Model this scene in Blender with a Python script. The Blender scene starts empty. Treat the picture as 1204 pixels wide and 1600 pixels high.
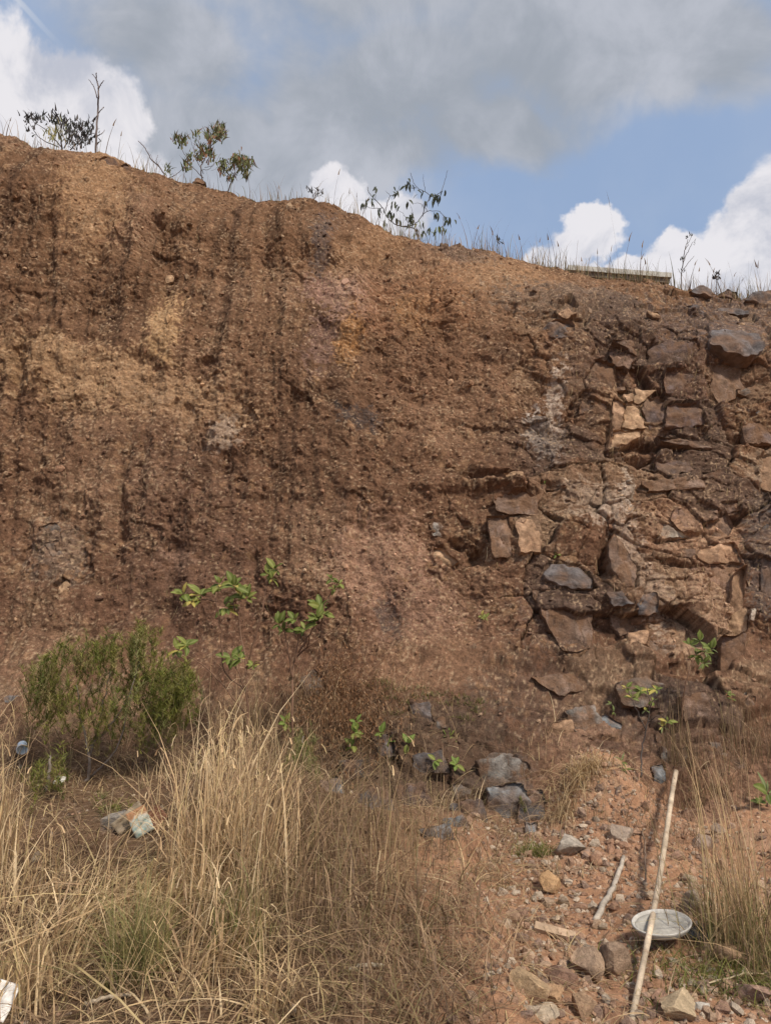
import bpy, math, random
import numpy as np
from mathutils import Vector, Matrix, Euler

# ------------------------------------------------------------------ camera, sky, sun, exposure
sc = bpy.context.scene
COL = sc.collection
R = math.radians
F = 1164.0                      # focal length in pixels of the 1204 x 1600 photograph
PITCH = R(8.0)
EYE = np.array([0.0, 0.0, 1.6])
cam_d = bpy.data.cameras.new('camera')
cam = bpy.data.objects.new('camera', cam_d)
COL.objects.link(cam)
cam_d.sensor_fit = 'VERTICAL'
cam_d.sensor_height = 36.0
cam_d.sensor_width = 36.0
cam_d.lens = F / 1600.0 * 36.0
cam_d.clip_start = 0.05
cam_d.clip_end = 2000
cam.location = EYE
cam.rotation_euler = (R(90) + PITCH, 0, 0)
sc.camera = cam

SUN_EL, SUN_AZ = R(50), R(142)   # azimuth clockwise from +Y: the sun is behind and to the right
EXPOSURE = 0.80
sun_d = bpy.data.lights.new('sun', 'SUN')
sun_d.energy = 2.5
sun_d.angle = R(9.0)
sun_d.color = (1.0, 0.90, 0.77)
sun = bpy.data.objects.new('sun', sun_d)
COL.objects.link(sun)
sdir = Vector((math.cos(SUN_EL) * math.sin(SUN_AZ), math.cos(SUN_EL) * math.cos(SUN_AZ), math.sin(SUN_EL)))
sun.rotation_euler = sdir.to_track_quat('Z', 'Y').to_euler()
sun.location = sdir * 40

sc.view_settings.view_transform = 'Standard'
sc.view_settings.look = 'None'
sc.view_settings.gamma = 1.0
sc.view_settings.use_curve_mapping = False
sc.view_settings.exposure = EXPOSURE
sc.render.engine = 'CYCLES'
sc.cycles.use_denoising = True
sc.cycles.max_bounces = 6
sc.cycles.transparent_max_bounces = 6


def ray(px, py):
    a, b = (px - 602.0) / F, (800.0 - py) / F
    cp, sp = math.cos(PITCH), math.sin(PITCH)
    return np.array([a, cp - sp * b, sp + cp * b])


def at(px, py, y):
    d = ray(px, py)
    return EYE + d * ((y - EYE[1]) / d[1])


def proj(P):
    cp, sp = math.cos(PITCH), math.sin(PITCH)
    q = P - EYE
    dep = q[..., 1] * cp + q[..., 2] * sp
    up = -q[..., 1] * sp + q[..., 2] * cp
    return 602 + F * q[..., 0] / dep, 800 - F * up / dep, dep


# ---- world: Nishita sky with procedural clouds (by direction: azimuth, elevation)
W = bpy.data.worlds.new('World')
sc.world = W
W.use_nodes = True
wn, wl = W.node_tree.nodes, W.node_tree.links
wn.clear()


class NB:
    """tiny node-building helper"""
    def __init__(s, tree):
        s.t = tree

    def n(s, kind, **kw):
        x = s.t.nodes.new(kind)
        for k, v in kw.items():
            setattr(x, k, v)
        return x

    def link(s, a, b):
        s.t.links.new(a, b)

    def val(s, sock, v):
        if hasattr(v, 'is_linked') or isinstance(v, bpy.types.NodeSocket):
            s.link(v, sock)
        else:
            sock.default_value = v

    def math(s, op, a, b=0.0, c=None, clamp=False):
        x = s.n('ShaderNodeMath', operation=op, use_clamp=clamp)
        s.val(x.inputs[0], a)
        s.val(x.inputs[1], b)
        if c is not None:
            s.val(x.inputs[2], c)
        return x.outputs[0]

    def vmath(s, op, a, b=None):
        x = s.n('ShaderNodeVectorMath', operation=op)
        s.val(x.inputs[0], a)
        if b is not None:
            s.val(x.inputs[1], b)
        return x.outputs['Value'] if op in ('LENGTH', 'DOT_PRODUCT', 'DISTANCE') else x.outputs[0]

    def noise(s, vec, scale, detail=4, rough=0.55, dist=0.0):
        x = s.n('ShaderNodeTexNoise')
        s.link(vec, x.inputs['Vector'])
        x.inputs['Scale'].default_value = scale
        x.inputs['Detail'].default_value = detail
        x.inputs['Roughness'].default_value = rough
        x.inputs['Distortion'].default_value = dist
        return x

    def sstep(s, v, a, b):
        x = s.n('ShaderNodeMapRange', interpolation_type='SMOOTHSTEP')
        s.val(x.inputs['Value'], v)
        x.inputs['From Min'].default_value = a
        x.inputs['From Max'].default_value = b
        return x.outputs['Result']

    def mix(s, f, a, b, blend='MIX'):
        x = s.n('ShaderNodeMix', data_type='RGBA', blend_type=blend)
        s.val(x.inputs[0], f)
        for sock, v in ((x.inputs[6], a), (x.inputs[7], b)):
            if isinstance(v, bpy.types.NodeSocket):
                s.link(v, sock)
            else:
                sock.default_value = (*v, 1.0)
        return x.outputs[2]


w = NB(W.node_tree)
SKY = 0.10
tc = w.n('ShaderNodeTexCoord')
sky = w.n('ShaderNodeTexSky', sky_type='NISHITA')
sky.sun_disc = False
sky.sun_elevation = SUN_EL
sky.sun_rotation = SUN_AZ
sky.air_density = 1.0
sky.dust_density = 2.0
sky.ozone_density = 1.3
sep = w.n('ShaderNodeSeparateXYZ')
w.link(tc.outputs['Generated'], sep.inputs[0])
az = w.math('ARCTAN2', sep.outputs[0], sep.outputs[1])
el = w.math('ARCSINE', sep.outputs[2])
cmb = w.n('ShaderNodeCombineXYZ')
w.link(az, cmb.inputs[0])
w.link(el, cmb.inputs[1])
ae = cmb.outputs[0]
dirv = tc.outputs['Generated']
# domain warps, coarse and fine
wa = w.noise(dirv, 5.0, 3, 0.5)
wb = w.noise(dirv, 22.0, 4, 0.6)


def warped(ka, kb):
    o = w.n('ShaderNodeVectorMath', operation='SUBTRACT')
    w.link(wa.outputs['Color'], o.inputs[0])
    o.inputs[1].default_value = (.5, .5, .5)
    s1 = w.n('ShaderNodeVectorMath', operation='SCALE')
    w.link(o.outputs[0], s1.inputs[0])
    s1.inputs['Scale'].default_value = ka
    o2 = w.n('ShaderNodeVectorMath', operation='SUBTRACT')
    w.link(wb.outputs['Color'], o2.inputs[0])
    o2.inputs[1].default_value = (.5, .5, .5)
    s2 = w.n('ShaderNodeVectorMath', operation='SCALE')
    w.link(o2.outputs[0], s2.inputs[0])
    s2.inputs['Scale'].default_value = kb
    v = w.vmath('ADD', ae, s1.outputs[0])
    v = w.vmath('ADD', v, s2.outputs[0])
    m = w.n('ShaderNodeVectorMath', operation='MULTIPLY')
    w.link(v, m.inputs[0])
    m.inputs[1].default_value = (1, 1, 0)
    return m.outputs[0]


def cloud_field(vec, blobs):
    """max over blobs of (1 - elliptical distance); blobs given as photo-direction centres and radii"""
    out = None
    for (px, py, rx, ry) in blobs:
        d = ray(px, py)
        a0 = math.atan2(d[0], d[1])
        e0 = math.asin(d[2] / np.linalg.norm(d))
        d1 = ray(px + rx, py)
        ra = abs(math.atan2(d1[0], d1[1]) - a0)
        re = ry / F * 0.87
        s_ = w.vmath('SUBTRACT', vec, (a0, e0, 0))
        m_ = w.n('ShaderNodeVectorMath', operation='MULTIPLY')
        w.link(s_, m_.inputs[0])
        m_.inputs[1].default_value = (1 / ra, 1 / re, 0)
        f_ = w.math('SUBTRACT', 1.0, w.vmath('LENGTH', m_.outputs[0]))
        out = f_ if out is None else w.math('SMOOTH_MAX', out, f_, 0.15)
    return out


soft = warped(0.20, 0.030)
soft_s = warped(0.0, 0.004)
puff = warped(0.07, 0.06)
grey_f = cloud_field(soft, [(860, 40, 420, 170), (600, 130, 330, 150), (420, 220, 330, 140), (330, 290, 330, 120),
                            (1080, 90, 200, 110), (650, -160, 900, 220), (230, 240, 220, 130), (600, 240, 190, 90), (250, 60, 180, 120), (760, 190, 240, 80)])
puff_f = cloud_field(puff, [(40, 150, 120, 95), (125, 165, 100, 90), (20, 230, 160, 90), (180, 190, 60, 60), (-150, 200, 260, 150), (80, 250, 200, 60),
                            (932, 336, 38, 30), (915, 372, 52, 40), (880, 405, 60, 38), (1206, 350, 78, 62), (1150, 390, 80, 52), (1060, 400, 50, 36),
                            (1040, 430, 80, 45), (1330, 330, 200, 130), (1210, 460, 240, 70), (525, 300, 48, 34), (575, 345, 70, 30),
                            (640, 350, 60, 30), (980, 430, 200, 30)])
# clouds all round the rest of the sky
gen_n = w.noise(dirv, 2.3, 7, 0.56, 0.3)
gen = w.sstep(gen_n.outputs['Fac'], 0.44, 0.60)
fw = w.vmath('DOT_PRODUCT', dirv, tuple(float(c) for c in ray(602, 250) / np.linalg.norm(ray(602, 250))))
gen = w.math('MULTIPLY', gen, w.sstep(fw, 0.86, 0.70))
tex1 = w.noise(dirv, 9.0, 6, 0.6, 0.4)
tex2 = w.noise(dirv, 3.5, 5, 0.55, 0.2)
K = 1.0 / (2 ** EXPOSURE)
blue = w.mix(0.7, sky.outputs[0], (3.5 * K, 4.6 * K, 6.6 * K))
gmix = w.math('ADD', w.math('MULTIPLY', tex2.outputs['Fac'], 0.6), w.math('MULTIPLY', tex1.outputs['Fac'], 0.4))
grey_c = w.mix(w.sstep(gmix, 0.40, 0.60), (3.5 * K, 3.8 * K, 4.3 * K), (5.2 * K, 5.4 * K, 6.0 * K))
white_c = w.mix(w.sstep(tex1.outputs['Fac'], 0.36, 0.60), (5.3 * K, 5.5 * K, 6.3 * K), (8.4 * K, 8.2 * K, 8.5 * K))
thin = w.math('MULTIPLY', w.sstep(tex2.outputs['Fac'], 0.40, 0.75), 0.35)
c = w.mix(thin, blue, (5.2 * K, 5.8 * K, 6.9 * K))
c = w.mix(w.math('MULTIPLY', gen, 0.9), c, white_c)
gd = w.math('ADD', grey_f, w.math('MULTIPLY', w.math('SUBTRACT', gmix, 0.52), 2.2))
c = w.mix(w.math('MULTIPLY', w.sstep(gd, -0.12, 0.50), 0.95), c, grey_c)
pd = w.math('ADD', puff_f, w.math('MULTIPLY', w.math('SUBTRACT', tex1.outputs['Fac'], 0.5), 1.1))
c = w.mix(w.math('MULTIPLY', w.sstep(pd, -0.06, 0.26), 0.96), c, white_c)
# old vapour trail high on the left
ca_, cb_ = ray(10, -20), ray(110, 85)
pa = np.array([math.atan2(ca_[0], ca_[1]), math.asin(ca_[2] / np.linalg.norm(ca_))]); pb = np.array([math.atan2(cb_[0], cb_[1]), math.asin(cb_[2] / np.linalg.norm(cb_))])
tdir = (pb - pa) / np.linalg.norm(pb - pa); tn = np.array([-tdir[1], tdir[0]])
rel = w.vmath('SUBTRACT', soft_s, (float(pa[0]), float(pa[1]), 0))
across = w.math('ABSOLUTE', w.vmath('DOT_PRODUCT', rel, (float(tn[0]), float(tn[1]), 0)))
along = w.vmath('DOT_PRODUCT', rel, (float(tdir[0]), float(tdir[1]), 0))
trail = w.math('MULTIPLY', w.sstep(across, 0.0042, 0.0012), w.math('MULTIPLY', w.sstep(along, float(np.linalg.norm(pb - pa)), 0.0), 0.55))
c = w.mix(trail, c, (6.5 * K, 6.8 * K, 7.4 * K))
bg = w.n('ShaderNodeBackground')
w.link(c, bg.inputs['Color'])
bg.inputs['Strength'].default_value = SKY
wo = w.n('ShaderNodeOutputWorld')
w.link(bg.outputs[0], wo.inputs['Surface'])

# ------------------------------------------------------------------ numeric helpers
rng = np.random.default_rng(7)
random.seed(7)
PERM = rng.permutation(256).astype(np.int32)
PERM = np.concatenate([PERM, PERM, PERM])
G3 = rng.normal(size=(256, 3)).astype(np.float32)
G3 /= np.linalg.norm(G3, axis=1)[:, None]


def perlin(x, y, z):
    x = np.asarray(x, np.float32); y = np.asarray(y, np.float32); z = np.asarray(z, np.float32)
    x, y, z = np.broadcast_arrays(x, y, z)
    xi, yi, zi = np.floor(x).astype(np.int32), np.floor(y).astype(np.int32), np.floor(z).astype(np.int32)
    fx, fy, fz = x - xi, y - yi, z - zi
    u, v, t = [f * f * f * (f * (f * 6 - 15) + 10) for f in (fx, fy, fz)]
    xi &= 255; yi &= 255; zi &= 255
    res = np.zeros(x.shape, np.float32)
    for dx in (0, 1):
        wx = u if dx else 1 - u
        px_ = PERM[(xi + dx) & 255]
        for dy in (0, 1):
            wy = v if dy else 1 - v
            pxy = PERM[px_ + ((yi + dy) & 255)]
            for dz in (0, 1):
                wz = t if dz else 1 - t
                g = G3[PERM[pxy + ((zi + dz) & 255)]]
                res += wx * wy * wz * (g[..., 0] * (fx - dx) + g[..., 1] * (fy - dy) + g[..., 2] * (fz - dz))
    return res * 1.6


def fbm(x, y, z, octv=4, gain=0.5, lac=2.03):
    s, a, tot = 0, 1.0, 0
    for k in range(octv):
        s = s + a * perlin(x + 17.3 * k, y + 9.1 * k, z + 31.7 * k)
        tot += a
        a *= gain
        x, y, z = x * lac, y * lac, z * lac
    return s / tot


def ridged(x, y, z, octv=3):
    s, a, tot = 0, 1.0, 0
    for k in range(octv):
        s = s + a * (1 - 2 * np.abs(perlin(x + 7.7 * k, y, z + 3.1 * k)))
        tot += a
        a *= 0.5
        x, y, z = x * 2.1, y * 2.1, z * 2.1
    return s / tot


def worley(a, b, seed=0):
    """2-D cells: F1, F2, id of the nearest cell, offset to it"""
    a = np.asarray(a, np.float32); b = np.asarray(b, np.float32)
    ai, bi = np.floor(a).astype(np.int32), np.floor(b).astype(np.int32)
    f1 = np.full(a.shape, 9.0, np.float32); f2 = f1.copy()
    cid = np.zeros(a.shape, np.int32)
    oa = np.zeros(a.shape, np.float32); ob = oa.copy()
    for i in (-1, 0, 1):
        for j in (-1, 0, 1):
            ca, cb = ai + i, bi + j
            h = PERM[PERM[(ca + seed) & 255] + (cb & 255)]
            h2 = PERM[h + 57]
            da = a - ca - (0.1 + 0.8 * h / 255.0)
            db = b - cb - (0.1 + 0.8 * h2 / 255.0)
            d = da * da + db * db
            m = d < f1
            f2 = np.where(m, f1, np.minimum(f2, d))
            f1 = np.where(m, d, f1)
            cid = np.where(m, h * 256 + h2, cid)
            oa = np.where(m, da, oa); ob = np.where(m, db, ob)
    return np.sqrt(f1), np.sqrt(f2), cid, oa, ob


def sst(x, a, b):
    t = np.clip((x - a) / (b - a), 0, 1)
    return t * t * (3 - 2 * t)


def hash01(i, k):
    return (PERM[(PERM[i & 255] + (i >> 8) + k * 37) & 255]) / 255.0


def lerp3(c, col, m):
    return c * (1 - m[..., None]) + np.array(col, np.float32) * m[..., None]


# ------------------------------------------------------------------ object helpers
def tag(o, label=None, cat=None, group=None, kind=None):
    if label: o['label'] = label
    if cat: o['category'] = cat
    if group: o['group'] = group
    if kind: o['kind'] = kind
    return o


def empty(name, loc, label, cat, group=None, rotz=0.0):
    o = bpy.data.objects.new(name, None)
    o.empty_display_size = 0.1
    COL.objects.link(o)
    o.location = Vector([float(v) for v in loc])
    o.rotation_euler = (0, 0, rotz)
    return tag(o, label, cat, group)


def mesh_from(name, V, Q, mat, colors=None, smooth=False):
    """V (n,3); Q list/array of polygons (all same size) or list of lists"""
    me = bpy.data.meshes.new(name)
    V = np.asarray(V, np.float32)
    if isinstance(Q, np.ndarray):
        k = Q.shape[1]
        me.vertices.add(len(V))
        me.vertices.foreach_set('co', V.ravel())
        me.loops.add(Q.size)
        me.loops.foreach_set('vertex_index', Q.astype(np.int32).ravel())
        me.polygons.add(len(Q))
        me.polygons.foreach_set('loop_start', np.arange(0, Q.size, k, dtype=np.int32))
        try:
            me.polygons.foreach_set('loop_total', np.full(len(Q), k, np.int32))
        except Exception:
            pass
        me.update(calc_edges=True)
    else:
        me.from_pydata([tuple(map(float, v)) for v in V], [], Q)
    if colors is not None:
        at_ = me.color_attributes.new('tint', 'FLOAT_COLOR', 'POINT')
        c4 = np.ones((len(V), 4), np.float32)
        c4[:, :3] = colors
        at_.data.foreach_set('color', c4.ravel())
    me.polygons.foreach_set('use_smooth', np.full(len(me.polygons), smooth, bool))
    me.materials.append(mat)
    me.update()
    return me


def link(name, me, parent=None, world=True):
    o = bpy.data.objects.new(name, me)
    COL.objects.link(o)
    if parent is not None:
        o.parent = parent
        if world:   # mesh is in world coordinates
            o.matrix_parent_inverse = Matrix.Translation(parent.location).inverted()
    return o


class MB:
    """collects pieces of mesh in world space"""
    def __init__(s):
        s.v, s.f, s.c, s.n = [], [], [], 0

    def add(s, V, Fc, col):
        V = np.asarray(V, np.float32)
        s.v.append(V)
        s.f += [[i + s.n for i in f] for f in Fc]
        col = np.asarray(col, np.float32)
        s.c.append(np.broadcast_to(col, (len(V), 3)))
        s.n += len(V)

    def tube(s, pts, radii, col, sides=6):
        pts = np.asarray(pts, float)
        n = len(pts)
        radii = np.broadcast_to(radii, (n,))
        T = np.gradient(pts, axis=0)
        T /= np.linalg.norm(T, axis=1)[:, None] + 1e-9
        ref = np.array([0.3, 0.9, 0.1]) if abs(T[0][1]) < 0.8 else np.array([1.0, 0, 0.1])
        V = []
        for i in range(n):
            a = np.cross(T[i], ref); a /= np.linalg.norm(a)
            b = np.cross(T[i], a)
            for k in range(sides):
                t = 2 * math.pi * k / sides
                V.append(pts[i] + radii[i] * (math.cos(t) * a + math.sin(t) * b))
        Fc = []
        for i in range(n - 1):
            for k in range(sides):
                k2 = (k + 1) % sides
                Fc.append([i * sides + k, i * sides + k2, (i + 1) * sides + k2, (i + 1) * sides + k])
        Fc.append(list(range(sides))[::-1])
        Fc.append([(n - 1) * sides + k for k in range(sides)])
        s.add(V, Fc, col)

    def build(s, name, mat, parent=None, smooth=True, kind=None):
        me = mesh_from(name, np.concatenate(s.v), s.f, mat, np.concatenate(s.c), smooth)
        o = link(name, me, parent)
        if kind: o['kind'] = kind
        return o


def spline(pts, n=8, jit=0.0):
    """Catmull-Rom through pts with a little jitter"""
    P = np.asarray(pts, float)
    if len(P) < 3:
        t = np.linspace(0, 1, n)[:, None]
        out = P[0] * (1 - t) + P[-1] * t
    else:
        E = np.vstack([2 * P[0] - P[1], P, 2 * P[-1] - P[-2]])
        out = []
        m = max(3, n // (len(P) - 1) + 1)
        for i in range(1, len(E) - 2):
            for t in np.linspace(0, 1, m, endpoint=False):
                a, b, c_, d = E[i - 1], E[i], E[i + 1], E[i + 2]
                out.append(0.5 * (2 * b + (c_ - a) * t + (2 * a - 5 * b + 4 * c_ - d) * t * t + (3 * b - a - 3 * c_ + d) * t ** 3))
        out.append(P[-1])
        out = np.array(out)
    if jit:
        out[1:-1] += rng.normal(0, jit, out[1:-1].shape)
    return out


def ribbons(base, head, h, lean, width, col, segs=4, droop=0.3, tipcol=None):
    """N grass blades: base (N,3), heading angle, height, lean (fraction of h sideways), width; returns V, Q, C"""
    N = len(base)
    t = np.linspace(0, 1, segs + 1)[None, :, None]
    d = np.stack([np.cos(head), np.sin(head), np.zeros(N)], 1)[:, None, :]
    up = np.array([0, 0, 1.0])[None, None, :]
    h_ = h[:, None, None]; l_ = lean[:, None, None]
    dr = np.broadcast_to(np.asarray(droop, float), (N,))[:, None, None]
    P = base[:, None, :] + up * h_ * (t - dr * t ** 3) + d * h_ * l_ * (0.35 * t + 0.65 * t ** 2)
    tw = head + math.pi / 2 + rng.normal(0, 0.7, N)
    s_ = np.stack([np.cos(tw), np.sin(tw), rng.normal(0, .15, N)], 1)[:, None, :]
    wv = s_ * (width[:, None, None] * 0.5 * np.maximum(0.06, (1 - t ** 1.6)))
    V = np.stack([P - wv, P + wv], 2).reshape(-1, 3)
    k = np.arange(N)[:, None] * (segs + 1) * 2 + np.arange(segs)[None, :] * 2
    k = k.reshape(-1)
    Q = np.stack([k, k + 1, k + 3, k + 2], 1)
    C = np.repeat(col, (segs + 1) * 2, axis=0)
    return V, Q, C


def join_arrays(parts):
    V, Q, C, n = [], [], [], 0
    for v, q, c_ in parts:
        V.append(v); Q.append(q + n); C.append(c_); n += len(v)
    return np.concatenate(V), np.concatenate(Q), np.concatenate(C)


# ------------------------------------------------------------------ materials
def material(name, rough=0.9, spec=0.2, tint=True, color=(.3, .3, .3), grain=None, bump=None, translucent=0.0, grain_amt=0.35, stains=False):
    m = bpy.data.materials.new(name)
    m.use_nodes = True
    b = NB(m.node_tree)
    m.node_tree.nodes.clear()
    out = b.n('ShaderNodeOutputMaterial')
    p = b.n('ShaderNodeBsdfPrincipled')
    p.inputs['Roughness'].default_value = rough
    p.inputs['Specular IOR Level'].default_value = spec
    if tint:
        a = b.n('ShaderNodeAttribute', attribute_name='tint')
        colr = a.outputs['Color']
    else:
        rgb = b.n('ShaderNodeRGB')
        rgb.outputs[0].default_value = (*color, 1)
        colr = rgb.outputs[0]
    geo = b.n('ShaderNodeNewGeometry')
    if grain:
        for g, amt in zip(grain, (grain_amt, grain_amt * 0.8, grain_amt * 0.6)):
            nz = b.noise(geo.outputs['Position'], g, 5, 0.65)
            mr = b.n('ShaderNodeMapRange')
            b.link(nz.outputs['Fac'], mr.inputs['Value'])
            mr.inputs['From Min'].default_value = 0.28
            mr.inputs['From Max'].default_value = 0.72
            mr.inputs['To Min'].default_value = 1 - amt
            mr.inputs['To Max'].default_value = 1 + amt
            colr = b.mix(1.0, colr, mr.outputs[0], 'MULTIPLY')
    if stains:          # earth films, iron stains and lichen specks on the rock faces
        mp = b.n('ShaderNodeMapping')
        mp.inputs['Scale'].default_value = (1.0, 1.0, 0.45)
        b.link(geo.outputs['Position'], mp.inputs['Vector'])
        n1 = b.noise(mp.outputs[0], 7.0, 8, 0.68, 0.6)
        n2 = b.noise(mp.outputs[0], 17.0, 7, 0.7, 0.8)
        n3 = b.noise(geo.outputs['Position'], 75.0, 3, 0.6)
        colr = b.mix(b.math('MULTIPLY', b.sstep(n1.outputs['Fac'], 0.46, 0.60), 0.82), colr, (.190, .106, .060))
        colr = b.mix(b.math('MULTIPLY', b.sstep(n2.outputs['Fac'], 0.54, 0.66), 0.75), colr, (.075, .047, .034))
        colr = b.mix(b.math('MULTIPLY', b.sstep(n3.outputs['Fac'], 0.60, 0.70), 0.5), colr, (.40, .29, .20))
    b.link(colr, p.inputs['Base Color'])
    if bump:
        prev = None
        for sc_, dist in bump:
            nz = b.noise(geo.outputs['Position'], sc_, 6, 0.7)
            bp = b.n('ShaderNodeBump')
            bp.inputs['Strength'].default_value = 1.0
            bp.inputs['Distance'].default_value = dist
            b.link(nz.outputs['Fac'], bp.inputs['Height'])
            if prev is not None:
                b.link(prev, bp.inputs['Normal'])
            prev = bp.outputs[0]
        b.link(prev, p.inputs['Normal'])
    sh = p.outputs[0]
    if translucent:
        tr = b.n('ShaderNodeBsdfTranslucent')
        b.link(colr, tr.inputs['Color'])
        mx = b.n('ShaderNodeMixShader')
        mx.inputs[0].default_value = translucent
        b.link(sh, mx.inputs[1])
        b.link(tr.outputs[0], mx.inputs[2])
        sh = mx.outputs[0]
    b.link(sh, out.inputs['Surface'])
    return m


M_earth = material('earth', 0.95, 0.1, grain=(14, 55, 160), bump=((50, 0.03), (170, 0.011)), grain_amt=0.40)
M_soil = material('soil', 0.97, 0.08, grain=(10, 50, 170), bump=((45, 0.014), (170, 0.006)), grain_amt=0.25)
M_rock = material('rock', 0.9, 0.2, grain=(9, 40, 150), bump=((14, 0.03), (45, 0.018), (150, 0.007)), grain_amt=0.28, stains=True)
M_pale = material('pale_rock', 0.9, 0.2, grain=(9, 40, 150), bump=((14, 0.02), (45, 0.012), (150, 0.005)), grain_amt=0.28)
M_stone = material('stone', 0.9, 0.2, grain=(12, 60, 180), bump=((25, 0.016), (110, 0.008)), grain_amt=0.3)
M_grass = material('dry_blades', 0.6, 0.25, translucent=0.25)
M_leaf = material('leaf', 0.6, 0.2, translucent=0.22)
M_bark = material('bark', 0.9, 0.15, grain=(60, 200), bump=((120, 0.003),), grain_amt=0.25)
M_concrete = material('concrete', 0.9, 0.2, grain=(6, 30, 120), bump=((90, 0.003),), grain_amt=0.22)
M_litter = material('litter', 0.6, 0.3, grain=(9, 40, 130), bump=((40, 0.003),), grain_amt=0.22)
M_wood = material('weathered_wood', 0.85, 0.2, grain=(8, 60, 220), bump=((140, 0.002),), grain_amt=0.25)

# ------------------------------------------------------------------ the bank
CREST = [(-260, 150), (-120, 185), (0, 208), (40, 225), (100, 235), (150, 243), (180, 252), (215, 270), (300, 282), (350, 292), (400, 304), (480, 309),
         (520, 319), (560, 338), (600, 362), (650, 374), (700, 381), (760, 387), (800, 399), (870, 412), (940, 428), (1000, 433),
         (1040, 440), (1080, 453), (1120, 457), (1160, 462), (1204, 462), (1400, 480)]
YC = 9.0
cx_, cz_ = [], []
for (a_, b_) in CREST:
    p_ = at(a_, b_, YC)
    cx_.append(p_[0]); cz_.append(p_[2])
cx_ = np.array(cx_); cz_ = np.array(cz_)


def crest_z(x):
    z = np.interp(x, cx_, cz_)
    z = np.where(x < cx_[0], cz_[0] + (1 - np.exp((x - cx_[0]) / 6)) * 0.8, z)
    return np.where(x > cx_[-1], cz_[-1] - (1 - np.exp(-(x - cx_[-1]) / 8)) * 1.5, z)


def ground_base(x, y):
    x = np.asarray(x, float); y = np.asarray(y, float)
    left = sst(-x, -0.9, 1.2)
    slope = 0.022 + 0.135 * left
    t = np.clip(y - 2.6, 0, 5.5)
    z = slope * (t - 0.5 * (1 - np.exp(-2 * t)))
    z = z + 0.02 * np.clip(-y - 5, 0, 60) * 0
    edge = 0.50 + 0.10 * (y - 3.4) + 0.10 * np.sin(y * 2.3) + 0.05 * np.sin(y * 6.1 + 1)
    s_ = edge - x
    near = sst(y, 2.0, 3.2) * (1 - sst(y, 5.3, 6.2))
    z = z + near * 0.15 * sst(s_, -0.06, 0.10) * np.exp(-np.clip(s_, 0, 9) / 1.3)
    z = z + 0.50 * np.exp(-(((x - 1.68) / 0.40) ** 2 + ((y - 6.15) / 0.65) ** 2))        # talus cone
    z = z + 0.22 * np.exp(-(((x - 2.9) / 0.6) ** 2 + ((y - 5.9) / 0.8) ** 2))
    z = z + 0.20 * np.exp(-(((x + 1.0) / 1.0) ** 2 + ((y - 5.0) / 0.7) ** 2))
    return z


def ground_z(x, y):
    z = ground_base(x, y)
    near = np.exp(-((np.asarray(x) / 9) ** 2 + ((np.asarray(y) - 5) / 9) ** 2))
    z = z + near * (0.06 * fbm(x * 1.3, y * 1.3, 3.0, 4) + 0.034 * fbm(x * 6, y * 6, 8.0, 4))
    return z


# base grid ---------------------------------------------------------------
NXD, NV = 1000, 720
xs_mid = np.linspace(-5.3, 5.3, NXD)
side = 5.3 + np.cumsum(0.02 * 1.17 ** np.arange(38))
xs = np.concatenate([-side[::-1], xs_mid, side])
X = xs[None, :]
H = crest_z(xs)
wob = 0.22 * np.sin(xs * 0.9 + 0.5) + 0.12 * np.sin(xs * 2.1)
foot = 5.62 + 0.2 * wob + 0.33 * sst(-xs, -0.2, 1.2)
shld = 0.35 + 0.35 * np.exp(-((xs - 1.7) / 0.8) ** 2)            # the slab under the crest leans back more
knots_y = [foot - 0.8, foot, foot + 1.25 + 0.2 * wob, YC - 0.62 - shld * 0.5 + 0.12 * wob, YC - shld * 0.35, YC + 0.02, YC + 1.1, YC + 8 + 0 * xs, YC + 90 + 0 * xs]
knots_z = [-0.45 + 0 * xs, 0.0 + 0.31 * sst(-xs, -0.5, 1.5), 1.35 + 0 * xs, H - 0.75 - 0.5 * shld, H - 0.20, H, H + 0.02, H - 0.2, H + 0.4]
kt = np.array([0, 0.075, 0.19, 0.84, 0.925, 0.955, 0.975, 0.99, 1.0])
vv = np.concatenate([np.linspace(0, 0.955, NV, endpoint=False), np.linspace(0.955, 0.975, 36, endpoint=False), np.linspace(0.975, 1, 24)])
KY, KZ = np.array([k + 0 * xs for k in knots_y]), np.array([k + 0 * xs for k in knots_z])
idx = np.clip(np.searchsorted(kt, vv, side='right') - 1, 0, len(kt) - 2)
ft = ((vv - kt[idx]) / (kt[idx + 1] - kt[idx]))[:, None]
BY = KY[idx] * (1 - ft) + KY[idx + 1] * ft
BZ = KZ[idx] * (1 - ft) + KZ[idx + 1] * ft


def smooth_rows(A, n):
    k = np.hanning(n + 2)[1:-1]; k /= k.sum()
    pad = n // 2
    B = np.vstack([np.repeat(A[:1], pad, 0), A, np.repeat(A[-1:], pad, 0)])
    out = np.zeros_like(A)
    for i in range(len(k)):
        out += k[i] * B[i:i + len(A)]
    return out


nr = NV + 10
BYs, BZs = BY.copy(), BZ.copy()
BYs[:NV + 20] = smooth_rows(BY, 61)[:NV + 20]
BZs[:NV + 20] = smooth_rows(BZ, 61)[:NV + 20]
f_ = sst(np.arange(len(vv)), NV - 20, NV + 15)[:, None]
BY = BYs * (1 - f_) + BY * f_
BZ = BZs * (1 - f_) + BZ * f_
BX = np.broadcast_to(X, BY.shape).copy()
ty = np.gradient(BY, axis=0); tz = np.gradient(BZ, axis=0)
ln = np.sqrt(ty * ty + tz * tz) + 1e-9
NY, NZ = -tz / ln, ty / ln                                           # outward normal of the smooth face
U, V_, DEP = proj(np.stack([BX, BY, BZ], -1))
BS = np.minimum(np.cumsum(ln, axis=0), 14.0) - 1.2                    # distance up the slope: noise keeps its scale where the slope is gentle

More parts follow.
